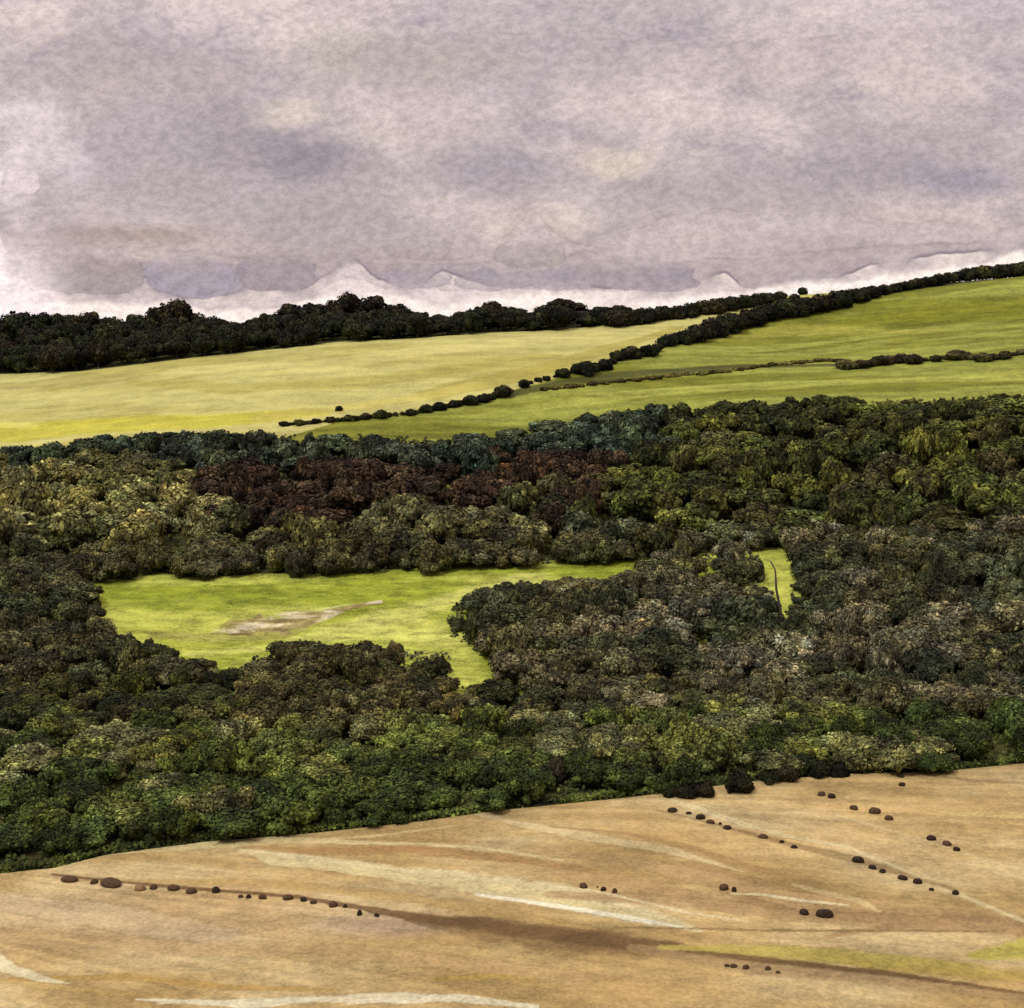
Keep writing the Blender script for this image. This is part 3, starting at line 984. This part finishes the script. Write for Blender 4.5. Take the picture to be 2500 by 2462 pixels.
def blocked(x, y, z, r, h, shapes):
    pts = [(0, h * .97), (-.88 * r, h * .55), (.88 * r, h * .55), (0, h * .1), (-.6 * r, h * .85), (.6 * r, h * .85), (0, h * .55), (-.6 * r, h * .2), (.6 * r, h * .2)]
    for dx, dz in pts:
        u, v = project(x + dx, y, z + dz)
        for s in shapes:
            if inside(s, u, v):
                return True
    return False


def above_wood_top(x, y, z, r, h, slack=1.0):
    for dx, dz in ((0, h), (-.6 * r, h * .85), (.6 * r, h * .85)):
        u, v = project(x + dx, y, z + dz)
        if v < interp(WOOD_TOP, u) - slack:
            return True
    return False


def into_stubble(x, y, z, r, h):
    for dx in (-.8 * r, 0, .8 * r):
        u, v = project(x + dx, y, z + 0.05 * h)
        if v > interp(EDGE, u) + 0.5:
            return True
    return False


def in_frame(x, y, z, r, h):
    u0, _ = project(x - r, y, z)
    u1, _ = project(x + r, y, z)
    return u1 > 6 and u0 < 1018


def third(u):
    return 'left' if u < 341 else ('middle' if u < 683 else 'right')


# --- lower wood: y from the stubble edge to the foot of the meadow
def scatter(y0, y1, sy, sx, fn):
    y = y0
    k = 0
    while y < y1:
        half = 0.40 * y + 6
        x = -half + (k % 2) * sx * 0.5
        while x < half:
            fn(x + rng.uniform(-.34, .34) * sx, y + rng.uniform(-.34, .34) * sy)
            x += sx
        y += sy
        k += 1


def pick(pal, n):
    return pal[min(len(pal) - 1, int(n * len(pal)))]


def lower(x, y):
    h = rng.uniform(3.2, 5.6)
    r = rng.uniform(3.6, 5.8)
    if rng.random() < .16:
        h *= 1.38
        r *= .86
    z = float(H(x, y))
    for s in (1.0, 0.72, 0.5, 0.34):
        if not into_stubble(x, y, z, r * s, h * s) and not blocked(x, y, z, r * s, h * s, (MEADOW_POLY,)):
            break
    else:
        return
    r *= s
    h *= s
    if not in_frame(x, y, z, r, h):
        return
    u, v = project(x, y, z + .6 * h)
    e = interp(EDGE, u)
    t = (e - v) / max(1.0, e - 690)
    n = float(fbm(np.array(x * 0.06), np.array(y * 0.09), 77, 2))
    n = min(0.999, max(0.0, 0.5 + (n - 0.5) * 2.6 + rng.uniform(-.15, .15)))
    if t > 0.80:
        pal, nm = (PLUM if 230 < u < 480 else (MOSS if u < 520 else ASH)), None
    else:
        pal = GREEN
    tone, c = patched(pal, *pick(pal, n), u, v)
    if t < 0.22 and tone in ('pale sage', 'yellowish green'):
        tone, c = GREEN[0]
    side = {'left': 'at left', 'middle': 'in the middle', 'right': 'at right'}[third(u)]
    if t < 0.22:
        zone = 'along the stubble edge ' + side
    elif t < 0.55:
        zone = 'in the lower wood, ' + {'left': 'left', 'middle': 'middle', 'right': 'right'}[third(u)]
    elif t < .8:
        zone = 'high in the lower wood, ' + third(u)
    else:
        zone = 'topmost in the lower wood, ' + third(u)
    plant('thicket', 'broadleaf_tree', x, y, r, h, [q * FK for q in lin(*c)], zone, tone, 'tree', 'tree', 'trees of the lower wood beside the stubble field')


scatter(190, 288, 6.6, 7.4, lower)


# --- thickets level with the meadow: left of it and right of it
def valley(x, y):
    h = rng.uniform(4.6, 8.4)
    r = rng.uniform(4.6, 7.2)
    if rng.random() < .16:
        h *= 1.38
        r *= .86
    z = float(H(x, y))
    for s in (1.0, 0.7, 0.45, 0.3):
        if not blocked(x, y, z, r * s, h * s, (MEADOW_POLY, GAP_POLY, STRIP_POLY)):
            break
    else:
        return
    r *= s
    h *= s
    if not in_frame(x, y, z, r, h):
        return
    u, v = project(x, y, z + .6 * h)
    if u < 240 * D + 60 or v < 570 and u < 500:
        pal, zone, grp = LEFT, 'in the thicket left of meadow', 'trees of the thicket left of the meadow'
    elif u < 447:
        pal, zone, grp = PLUM, 'in the clump below the meadow', 'trees of the clump at the foot of the meadow'
    elif u < 770:
        pal, zone, grp = ASH, 'in the round clump right of meadow', 'trees of the rounded clump right of the meadow'
        if u > 620:
            zone = 'just left of the grassy gap'
    else:
        pal, zone, grp = ASH, 'in the grey thicket at right', 'trees of the grey thicket at the right'
        if v < 610:
            zone = 'high in the right grey thicket'
    n = float(fbm(np.array(x * 0.045), np.array(y * 0.06), 91, 2))
    n = min(0.999, max(0.0, 0.5 + (n - 0.5) * 2.6 + rng.uniform(-.15, .15)))
    tone, c = patched(pal, *pick(pal, n), u, v)
    plant('thicket', 'thicket_tree', x, y, r, h, [q * FK for q in lin(*c)], zone, tone, 'rounded tree', 'tree', grp)


scatter(290, 392, 8.2, 8.8, valley)


# --- hanging wood between the meadow and the fields
def upper(x, y):
    h = rng.uniform(6.5, 11.5)
    r = rng.uniform(6.0, 9.2)
    if rng.random() < .16:
        h *= 1.38
        r *= .86
    z = float(H(x, y))
    for s in (1.0, 0.75, 0.5):
        if not above_wood_top(x, y, z, r * s, h * s) and not blocked(x, y, z, r * s, h * s, (MEADOW_POLY, GAP_POLY, STRIP_POLY)):
            break
    else:
        return
    r *= s
    h *= s
    if not in_frame(x, y, z, r, h):
        return
    u, v = project(x, y, z + .6 * h)
    n = float(fbm(np.array(x * 0.03), np.array(y * 0.04), 55, 2))
    n = min(0.999, max(0.0, 0.5 + (n - 0.5) * 2.6 + rng.uniform(-.15, .15)))
    u += rng.uniform(-9, 9)
    v += rng.uniform(-6, 6)
    if inside(COPPER_POLY, u, v) and (u < 490 or rng.random() < .65):
        pal, kind, name = COPPER, 'tree', 'copper_tree'
        zone = 'in the hillside wood\'s brown belt'
    elif inside(TEAL_POLY, u, v):
        pal, kind, name = TEAL, 'tree', 'dark_tree'
        zone = 'on the hillside wood\'s top edge, %s' % third(u)
    elif inside(OLIVE_POLY, u, v):
        pal, kind, name = OLIVE, 'tree', 'pale_tree'
        zone = 'in the hillside wood\'s pale left' if u < 240 else 'in the hillside wood above meadow'
    elif u < 560:
        pal, kind, name = LEFT, 'tree', 'brownish_tree'
        zone = 'along the meadow\'s top edge' if u > 200 else 'in the hillside wood\'s lower left'
    else:
        pal, kind, name = (MOSS if v < 520 or n < .5 else ASH), 'tree', 'mossy_tree'
        zone = '%s in the hillside wood, %s' % ('high' if v < 460 else ('midway' if v < 515 else 'low'), 'right of centre' if u < 800 else 'far right')
    tone, c = patched(pal, *pick(pal, n), u, v)
    plant('tree', name, x, y, r, h, [q * FK for q in lin(*c)], zone, tone, kind, 'tree', 'trees of the hillside wood above the meadow')


scatter(394, 560, 12.0, 13.0, upper)

# --- wood on the crest
SIL = dp([(25, 588), (78, 590), (120, 594), (165, 588), (215, 598), (262, 593), (322, 565), (372, 590), (402, 596), (440, 607), (488, 598), (552, 573), (600, 572), (652, 552),
          (700, 558), (742, 574), (786, 588), (830, 594), (868, 592), (925, 568), (962, 578), (1006, 594), (1058, 565), (1098, 588), (1140, 588), (1172, 592)])
SIL_W = [80, 60, 56, 62, 60, 66, 76, 56, 50, 54, 56, 78, 60, 62, 84, 66, 58, 50, 50, 54, 52, 40, 78, 50, 60, 40]
for (u, v), wd in zip(SIL, SIL_W):
    a, e = pix_dir(u, v)
    y = 792.0
    z = float(H(a * y, y))
    h = e * y - z
    r = wd * D * 0.56 * y / F_PX
    tone, c = rng.choice(DARK)
    plant('tree', 'dark_tree', a * y, y, r, max(h, 5), [q * FK for q in lin(*c)], 'on the skyline', tone, 'tree', 'tree', 'trees of the dark wood on the skyline', jit=.12)
for y in (782, 768, 754, 740, 727, 714, 702, 690):
    x = -300 + rng.uniform(0, 12)
    while x < 70:
        x += 13 + rng.uniform(-2, 2)
        yy = y + rng.uniform(-4, 4)
        z = float(H(x, yy))
        h = rng.uniform(8, 13)
        r = rng.uniform(6.5, 8.5)
        u, v = project(x, yy, z)
        if v > interp(CREST_BASE, u) + 1.0 or not in_frame(x, yy, z, r, h) or u > 1190 * D:
            continue
        ub, vt = project(x, yy, z + h)
        lim = min(interp(SIL, ub - 6), interp(SIL, ub + 6), interp(SIL, ub)) + 4
        if vt < lim:
            h = max(4.0, h - (lim - vt) * yy / F_PX)
        tone, c = rng.choice(DARK)
        near = interp(CREST_BASE, u) - v < 6
        zone = ('in front of skyline wood, %s' % ('left' if u < 300 else 'right')) if near else 'inside the skyline wood, %s' % ('left' if u < 300 else 'right')
        plant('tree', 'dark_tree', x, yy, r, h, [q * FK for q in lin(*c)], zone, tone, 'tree', 'tree', 'trees of the dark wood on the skyline', jit=.12)

# --- hedges: every bush is one thing
C2 = 0.26494


def bush_at(u, v, rp, zone, group, pal=DARK, wide=1.5, cat='bush', kind='bush', name='hedge_bush'):
    w = ground_at(u, v + rp * 0.85)
    if w is None:
        a, e = pix_dir(u, v)
        y = 799.0
        w = (a * y, y, float(H(a * y, y)))
    x, y, z = w
    r = rp * y / F_PX
    top = v - rp * 0.9
    a, e = pix_dir(u, top)
    h = max(r * 0.9, min(e * y - z, r * 2.0)) * 1.08
    tone, c = rng.choice(pal)
    return plant('bush', name, x, y, r * wide, h, [q * FK for q in lin(*c)], zone, tone, kind, cat, group, jit=.12)


HB2 = [(45, 520, 26), (100, 505, 15), (132, 500, 16), (195, 480, 30), (240, 470, 22), (280, 462, 44), (350, 448, 36), (400, 415, 32), (450, 402, 40), (520, 395, 36), (592, 355, 38),
       (650, 345, 36), (700, 330, 46), (760, 306, 48), (830, 290, 50), (900, 272, 46), (960, 250, 46), (1030, 235, 50), (1100, 228, 46), (1170, 215, 46), (1240, 205, 42), (1312, 188, 34)]
HB1 = [(1900, 550, 35), (1830, 575, 26), (1775, 582, 30), (1715, 596, 22), (1660, 606, 25), (1610, 614, 25), (1550, 628, 20), (1440, 636, 26), (1380, 643, 20), (1315, 650, 20),
       (1250, 656, 18), (1190, 662, 16), (1130, 667, 18), (1070, 672, 16)]
def denser(lst, k):
    out = []
    for p, q in zip(lst, lst[1:]):
        out.append(p)
        n = int(abs(q[0] - p[0]) // k)
        for i in range(1, n + 1):
            t = i / (n + 1)
            out.append((p[0] + (q[0] - p[0]) * t + rng.uniform(-4, 4), p[1] + (q[1] - p[1]) * t + 3, min(p[2], q[2]) * rng.uniform(.55, .85)))
    return out + [lst[-1]]


for x, y, r in denser(HB1, 28):
    r *= .78
    bush_at(x * C2, 245.8 + y * C2, r * C2, 'in the lower hedge between the fields', 'bushes of the hedge between yellow field and pasture', DARK + MOSS[:1])
for x, y, r in denser(HB2, 34):
    r *= .72 if x < 640 else .86
    bush_at(512 + x * C2, 245.8 + y * C2, r * C2, 'in the rising hedge between the fields' if x < 640 else 'in the rising hedge\'s dense top', 'bushes of the hedge between yellow field and pasture', DARK)
for x, y, r in [(345, 262, 36), (400, 268, 44), (460, 268, 34), (515, 262, 34), (570, 254, 32), (625, 250, 30), (670, 242, 32), (720, 232, 32), (770, 226, 34), (825, 218, 32), (875, 210, 30), (925, 202, 28), (965, 197, 24),
                (1010, 188, 20), (1065, 194, 16), (1098, 170, 16)]:
    bush_at(512 + x * C2, 245.8 + y * C2, r * C2, 'in the skyline hedge above yellow field', 'bushes of the hedge along the skyline', DARK)
x = 1235
while x < 1960:
    yt = interp([(1230, 165), (1480, 130), (1660, 92), (1800, 68), (1933, 52)], x)
    yb = interp([(1230, 215), (1300, 215), (1500, 168), (1700, 138), (1800, 120), (1933, 120)], x)
    r = (yb - yt) * 0.5 * rng.uniform(.85, 1.12)
    bush_at(512 + x * C2, 245.8 + (yt + yb) / 2 * C2, max(r, 18) * C2, 'in the skyline hedge above the pasture', 'bushes of the hedge along the skyline', DARK + MOSS[:1])
    x += 40 + rng.uniform(-6, 6)
for x, y, r in denser([(1262, 447, 34), (1318, 447, 30), (1395, 432, 34), (1468, 424, 32), (1515, 428, 34), (1600, 425, 24), (1680, 412, 36), (1775, 420, 32), (1860, 412, 28), (1925, 400, 20)], 46):
    bush_at(512 + x * C2, 245.8 + y * C2, r * .66 * C2, 'in the row across the pasture', 'bushes of the row across the pasture', [('dark brown', (66, 56, 38)), ('dark olive', (70, 66, 38))], name='pasture_bush', wide=1.9)
x = 120
while x < 1240:
    y = interp([(100, 540), (330, 520), (620, 488), (780, 476), (940, 452), (1180, 432), (1240, 430)], x) + rng.uniform(-3, 3)
    bush_at(512 + x * C2, 245.8 + y * C2, rng.uniform(6, 10) * C2, 'in the faint row across the pasture', 'low bushes across the pasture', [('olive', (104, 98, 52)), ('brownish olive', (92, 84, 46))], name='pasture_bush', wide=2.0)
    x += rng.uniform(15, 26)
bush_at(640 * D, 771 * D, 3.2, 'alone', 'x', DARK, name='lone_bush')
tag(ALL.pop()['o'], 'tiny lone dark bush standing in the yellow field', 'bush')

# dark low bushes inside the lower wood
for x, y, w, h in [(969, 307, 50, 38), (1034, 291, 66, 38), (502, 265, 84, 58), (163, 275, 104, 56), (915, 240, 38, 38), (1066, 138, 46, 46), (300, 240, 60, 40), (365, 225, 60, 30), (1160, 272, 70, 50), (1232, 276, 56, 46), (1325, 250, 50, 40), (595, 352, 56, 36), (650, 356, 60, 38), (728, 352, 62, 32), (860, 322, 90, 50)]:
    bush_at(512 + x * C2, 696.3 + y * C2, w * 0.5 * C2, 'at the wood edge above stubble', 'dark low bushes at the lower wood edge', [('very dark brown', (40, 37, 24)), ('near-black green', (34, 37, 20))], name='low_bush')
# undergrowth of the woods: ground cover, one object
UV_, UF_, UT_ = [], [], []


def cover(x, y, size, hgt, pal):
    z = float(H(x, y))
    u, v = project(x, y, z)
    if v > interp(EDGE, u) - 0.6 or any(inside(MEADOW_POLY, u + q, v - w_) or inside(GAP_POLY, u + q, v - w_) for q in (-4, 0, 4) for w_ in (0, 4, 8)) or v < interp(WOOD_TOP, u) + 4:
        return
    for q in range(3):
        p = Vector((x + rng.uniform(-1, 1) * size, y + rng.uniform(-1, 1) * size, z + rng.uniform(0.05, hgt)))
        nrm = Vector((rng.uniform(-1, 1), rng.uniform(-1.6, .4), rng.uniform(.2, 1.4))).normalized()
        t1 = nrm.orthogonal().normalized()
        t2 = nrm.cross(t1)
        o = len(UV_)
        for k in range(5):
            an = 1.2566 * k + rng.uniform(-.3, .3)
            s_ = size * rng.uniform(.45, .9)
            w = p + (t1 * math.cos(an) + t2 * math.sin(an)) * s_
            UV_.append((w.x, w.y, max(w.z, z + 0.02)))
        UF_.append(list(range(o, o + 5)))
        cc = lin(*rng.choice(pal)[1])
        kk = FK * rng.uniform(.5, 1.3)
        UT_.append([g_ * kk for g_ in cc])


for _ in range(5200):
    y = rng.uniform(188, 292)
    cover(rng.uniform(-.4, .4) * y, y, 0.55, 1.1, GREEN[:4])
for u in np.arange(-10, 1034, 0.55):
    w = ground_at(u, interp(EDGE, u) - rng.uniform(0.8, 5.0))
    if w:
        cover(w[0], w[1], 0.42, 0.9, GREEN[:4])
for _ in range(4200):
    y = rng.uniform(290, 392)
    cover(rng.uniform(-.4, .4) * y, y, 0.9, 1.4, ASH[2:] + LEFT)
for _ in range(5200):
    y = rng.uniform(392, 545)
    cover(rng.uniform(-.4, .4) * y, y, 1.2, 1.8, MOSS)
me = bpy.data.meshes.new('undergrowth')
me.from_pydata(UV_, [], UF_)
at = me.color_attributes.new('tint', 'FLOAT_COLOR', 'CORNER')
at.data.foreach_set('color', np.repeat(np.concatenate([np.array(UT_), np.ones((len(UT_), 1))], 1), 5, axis=0).astype(np.float32).ravel())
me.materials.append(M_LEAF)
o = bpy.data.objects.new('undergrowth', me)
o.color = (1, 1, 1, 1)
o['kind'] = 'stuff'
o['label'] = 'low dark green undergrowth between the trees of the woods'
o['category'] = 'undergrowth'
link(o)

# bare dark sapling in the grassy gap
sap = bpy.data.objects.new('bare_sapling', None)
b0 = ground_at(1476 * D, 1195 * D)
sap.location = b0
link(sap)
tag(sap, 'thin bare dark sapling leaning in the grassy gap right of the meadow', 'tree')


def tube_obj(name, pts, rads, parent, n=7):
    V, Fc = [], []
    for (x, y, z), rr in zip(pts, rads):
        for k in range(n):
            an = 6.283 * k / n
            V.append((x + rr * math.cos(an), y + rr * math.sin(an), z))
    for i in range(len(pts) - 1):
        for k in range(n):
            Fc.append([i * n + k, i * n + (k + 1) % n, (i + 1) * n + (k + 1) % n, (i + 1) * n + k])
    Fc.append([(len(pts) - 1) * n + k for k in range(n)])
    me = bpy.data.meshes.new(name)
    me.from_pydata(V, [], Fc)
    me.polygons.foreach_set('use_smooth', [True] * len(me.polygons))
    me.materials.append(M_BARK)
    o = bpy.data.objects.new(name, me)
    return link(o, parent)


k = b0[1] / F_PX
tube_obj('trunk', [(0, 0, -.2), (-.5, 0, 6 * k * 4), (-1.6, 0, 45 * k), (-2.0, 0, 66 * k)], [.4, .36, .3, .2], sap)
tube_obj('branch', [(-2.0, 0, 66 * k), (-3.2, 0, 75 * k), (-6.5, 0, 79 * k), (-9.5, .5, 84 * k)], [.2, .19, .15, .06], sap)

# ------------------------------------------------------------------ stones on the stubble
def stone_material():
    m = bpy.data.materials.new('stone')
    m.use_nodes = True
    t = m.node_tree
    b = NB(t)
    p = t.nodes['Principled BSDF']
    p.inputs['Roughness'].default_value = 0.9
    p.inputs['Specular IOR Level'].default_value = 0.2
    oi = b.n('ShaderNodeObjectInfo')
    tc = b.n('ShaderNodeTexCoord')
    n = b.noise(tc.outputs['Object'], 3.0, 5.0, 0.7)
    sc = b.n('ShaderNodeVectorMath', operation='SCALE')
    b.link(oi.outputs['Color'], sc.inputs[0])
    b.link(b.step(n, 0.3, 0.7, 0.6, 1.6), sc.inputs[3])
    b.link(sc.outputs[0], p.inputs['Base Color'])
    bp = b.n('ShaderNodeBump')
    bp.inputs['Strength'].default_value = 0.6
    bp.inputs['Distance'].default_value = 0.1
    b.link(n, bp.inputs['Height'])
    b.link(bp.outputs[0], p.inputs['Normal'])
    return m


M_STONE = stone_material()


def stone_mesh(seed):
    r = random.Random(seed)
    v, f = ico(3)
    cuts = [(Vector((r.gauss(0, 1), r.gauss(0, 1), r.gauss(0, .8))).normalized(), r.uniform(.72, .92)) for _ in range(7)]
    out = []
    for q in v:
        p = Vector(q)
        for nrm, d in cuts:
            k = p.dot(nrm)
            if k > d:
                p -= nrm * (k - d) * 0.85
        p *= 1 + 0.05 * math.sin(q[0] * 7 + seed) * math.sin(q[1] * 6 + seed) + 0.03 * math.sin(q[2] * 11)
        if p.z < -0.55:
            p.z = -0.55
        out.append((p.x, p.y, p.z + 0.5))
    me = bpy.data.meshes.new('rock')
    me.from_pydata(out, [], f)
    me.polygons.foreach_set('use_smooth', [True] * len(me.polygons))
    me.materials.append(M_STONE)
    return me


STONES = [stone_mesh(k) for k in range(7)]
DKB, MDB, PLB = ('dark brown', (46, 35, 24)), ('mid brown', (76, 58, 40)), ('pale brown', (126, 100, 70))


def rock(u, v, w, h, tone, row, group):
    g_ = ground_at(u, v + h * 0.42)
    if g_ is None:
        return
    x, y, z = g_
    m = y / F_PX
    o = bpy.data.objects.new('rock', rng.choice(STONES))
    o.location = (x, y, z + 0.06)
    sx = w * 0.5 * m
    o.scale = (sx, sx * rng.uniform(.65, .9), h * 0.50 * m)
    o.rotation_euler = (0, 0, rng.uniform(-.35, .35) - (0.25 if w > h * 1.5 else 0))
    o.color = (*[q * 0.8 for q in lin(*tone[1])], 1)
    link(o)
    size = 'large' if w > 11 else ('small' if w < 6.5 else 'middling')
    shape = 'long' if w > 1.75 * h else ('upright' if h > 1.15 * w else 'oval')
    ALL.append(dict(o=o, zone=row, tone='%s %s %s' % (size, shape, tone[0]), kind='stone', cat='stone', group=group, u=u, v=v))


ROWA = [(262, 687, 70, 28, MDB), (355, 698, 34, 26, MDB), (418, 700, 95, 36, MDB), (530, 720, 50, 28, PLB), (580, 718, 32, 26, MDB), (655, 720, 50, 26, MDB), (722, 733, 44, 26, MDB), (815, 728, 32, 34, DKB),
        (909, 754, 22, 18, MDB), (938, 754, 22, 22, DKB), (992, 755, 36, 26, MDB), (1088, 757, 44, 26, MDB), (1146, 764, 30, 24, DKB), (1183, 775, 28, 22, MDB), (1258, 782, 40, 30, MDB), (1303, 791, 18, 20, DKB),
        (1357, 815, 22, 32, DKB), (1422, 825, 22, 20, DKB)]
for x, y, w, h, t in ROWA:
    rock(x * C2, 696.3 + y * C2, w * C2, h * C2, t, 'in the long left row', 'stones in the long left row')
ROWB = [(606, 428, 42, 20, DKB), (667, 440, 26, 14, DKB), (712, 453, 40, 26, DKB), (750, 472, 36, 20, MDB), (786, 480, 15, 13, DKB), (813, 494, 34, 20, DKB), (947, 527, 42, 20, MDB), (1018, 548, 22, 16, DKB),
        (1064, 567, 28, 16, DKB), (1307, 614, 50, 30, DKB), (1361, 643, 34, 22, DKB), (1399, 658, 30, 20, DKB), (1474, 683, 40, 22, DKB), (1531, 696, 38, 28, DKB), (1583, 728, 22, 16, DKB), (1674, 739, 28, 24, DKB)]
for x, y, w, h, t in ROWB:
    rock(512 + x * C2, 696.3 + y * C2, w * C2, h * C2, t, 'in the long right row', 'stones in the long right row')
for lst, row in (([(1168, 366, 32, 24, MDB), (1206, 374, 32, 26, DKB), (1290, 418, 34, 24, MDB), (1369, 429, 48, 32, MDB), (1422, 457, 34, 26, MDB)], 'in the short upper right row'),
                 ([(1583, 533, 40, 24, DKB), (1642, 553, 40, 22, MDB), (1678, 575, 28, 22, DKB)], 'in the trio by the right edge'),
                 ([(1468, 298, 28, 20, DKB), (1472, 331, 28, 20, DKB)], 'in the pair below the wood'),
                 ([(270, 712, 36, 28, MDB), (322, 720, 9, 9, DKB), (345, 726, 24, 24, DKB), (387, 732, 22, 26, MDB)], 'in the four amid the stubble'),
                 ([(800, 718, 40, 32, MDB), (838, 727, 20, 28, DKB)], 'in the pair right of centre'),
                 ([(1103, 812, 42, 26, DKB), (1180, 816, 72, 36, DKB)], 'in the lower right pair'),
                 ([(811, 1015, 22, 16, MDB), (836, 1016, 30, 20, MDB), (883, 1020, 28, 24, MDB), (966, 1025, 26, 20, MDB), (1004, 1041, 20, 14, MDB)], 'in the faint bottom five')):
    for x, y, w, h, t in lst:
        rock(512 + x * C2, 696.3 + y * C2, w * C2, h * C2, t, row, 'stones scattered on the stubble')
# ------------------------------------------------------------------ labels: look, place, and where needed the order from the left
ORD = ['leftmost', 'second', 'third', 'fourth', 'fifth', 'sixth', 'seventh', 'eighth', 'ninth', 'tenth', 'eleventh', 'twelfth', 'thirteenth', 'fourteenth', 'fifteenth',
       'sixteenth', 'seventeenth', 'eighteenth', 'nineteenth', 'twentieth']
for i in range(1, 10):
    ORD.append('twenty-' + ['', 'first', 'second', 'third', 'fourth', 'fifth', 'sixth', 'seventh', 'eighth', 'ninth'][i])
ORD += ['thirtieth'] + ['thirty-' + q for q in ORD[0:9]]
buckets = {}
for p in ALL:
    buckets.setdefault((p['tone'], p['kind'], p['zone']), []).append(p)
for (tone, kind, zone), ps in buckets.items():
    ps.sort(key=lambda p: p['u'])
    for i, p in enumerate(ps):
        plural = kind + ('es' if kind.endswith('sh') else 's')
        if len(ps) == 1:
            lab = '%s %s %s' % (tone, kind, zone.replace('of the', 'in the', 1) if zone.startswith('of ') else zone)
        elif i == 0:
            lab = 'leftmost of the %s %s %s' % (tone, plural, zone)
        elif i == len(ps) - 1:
            lab = 'rightmost of the %s %s %s' % (tone, plural, zone)
        else:
            lab = '%s from left of the %s %s %s' % (ORD[min(i, len(ORD) - 1)], tone, plural, zone)
        tag(p['o'], lab, p['cat'], p['group'])
print('PLANTS AND STONES', len(ALL), 'label buckets', len(buckets), 'longest', max(len(p['o']['label'].split()) for p in ALL), 'largest bucket', max(len(v) for v in buckets.values()))
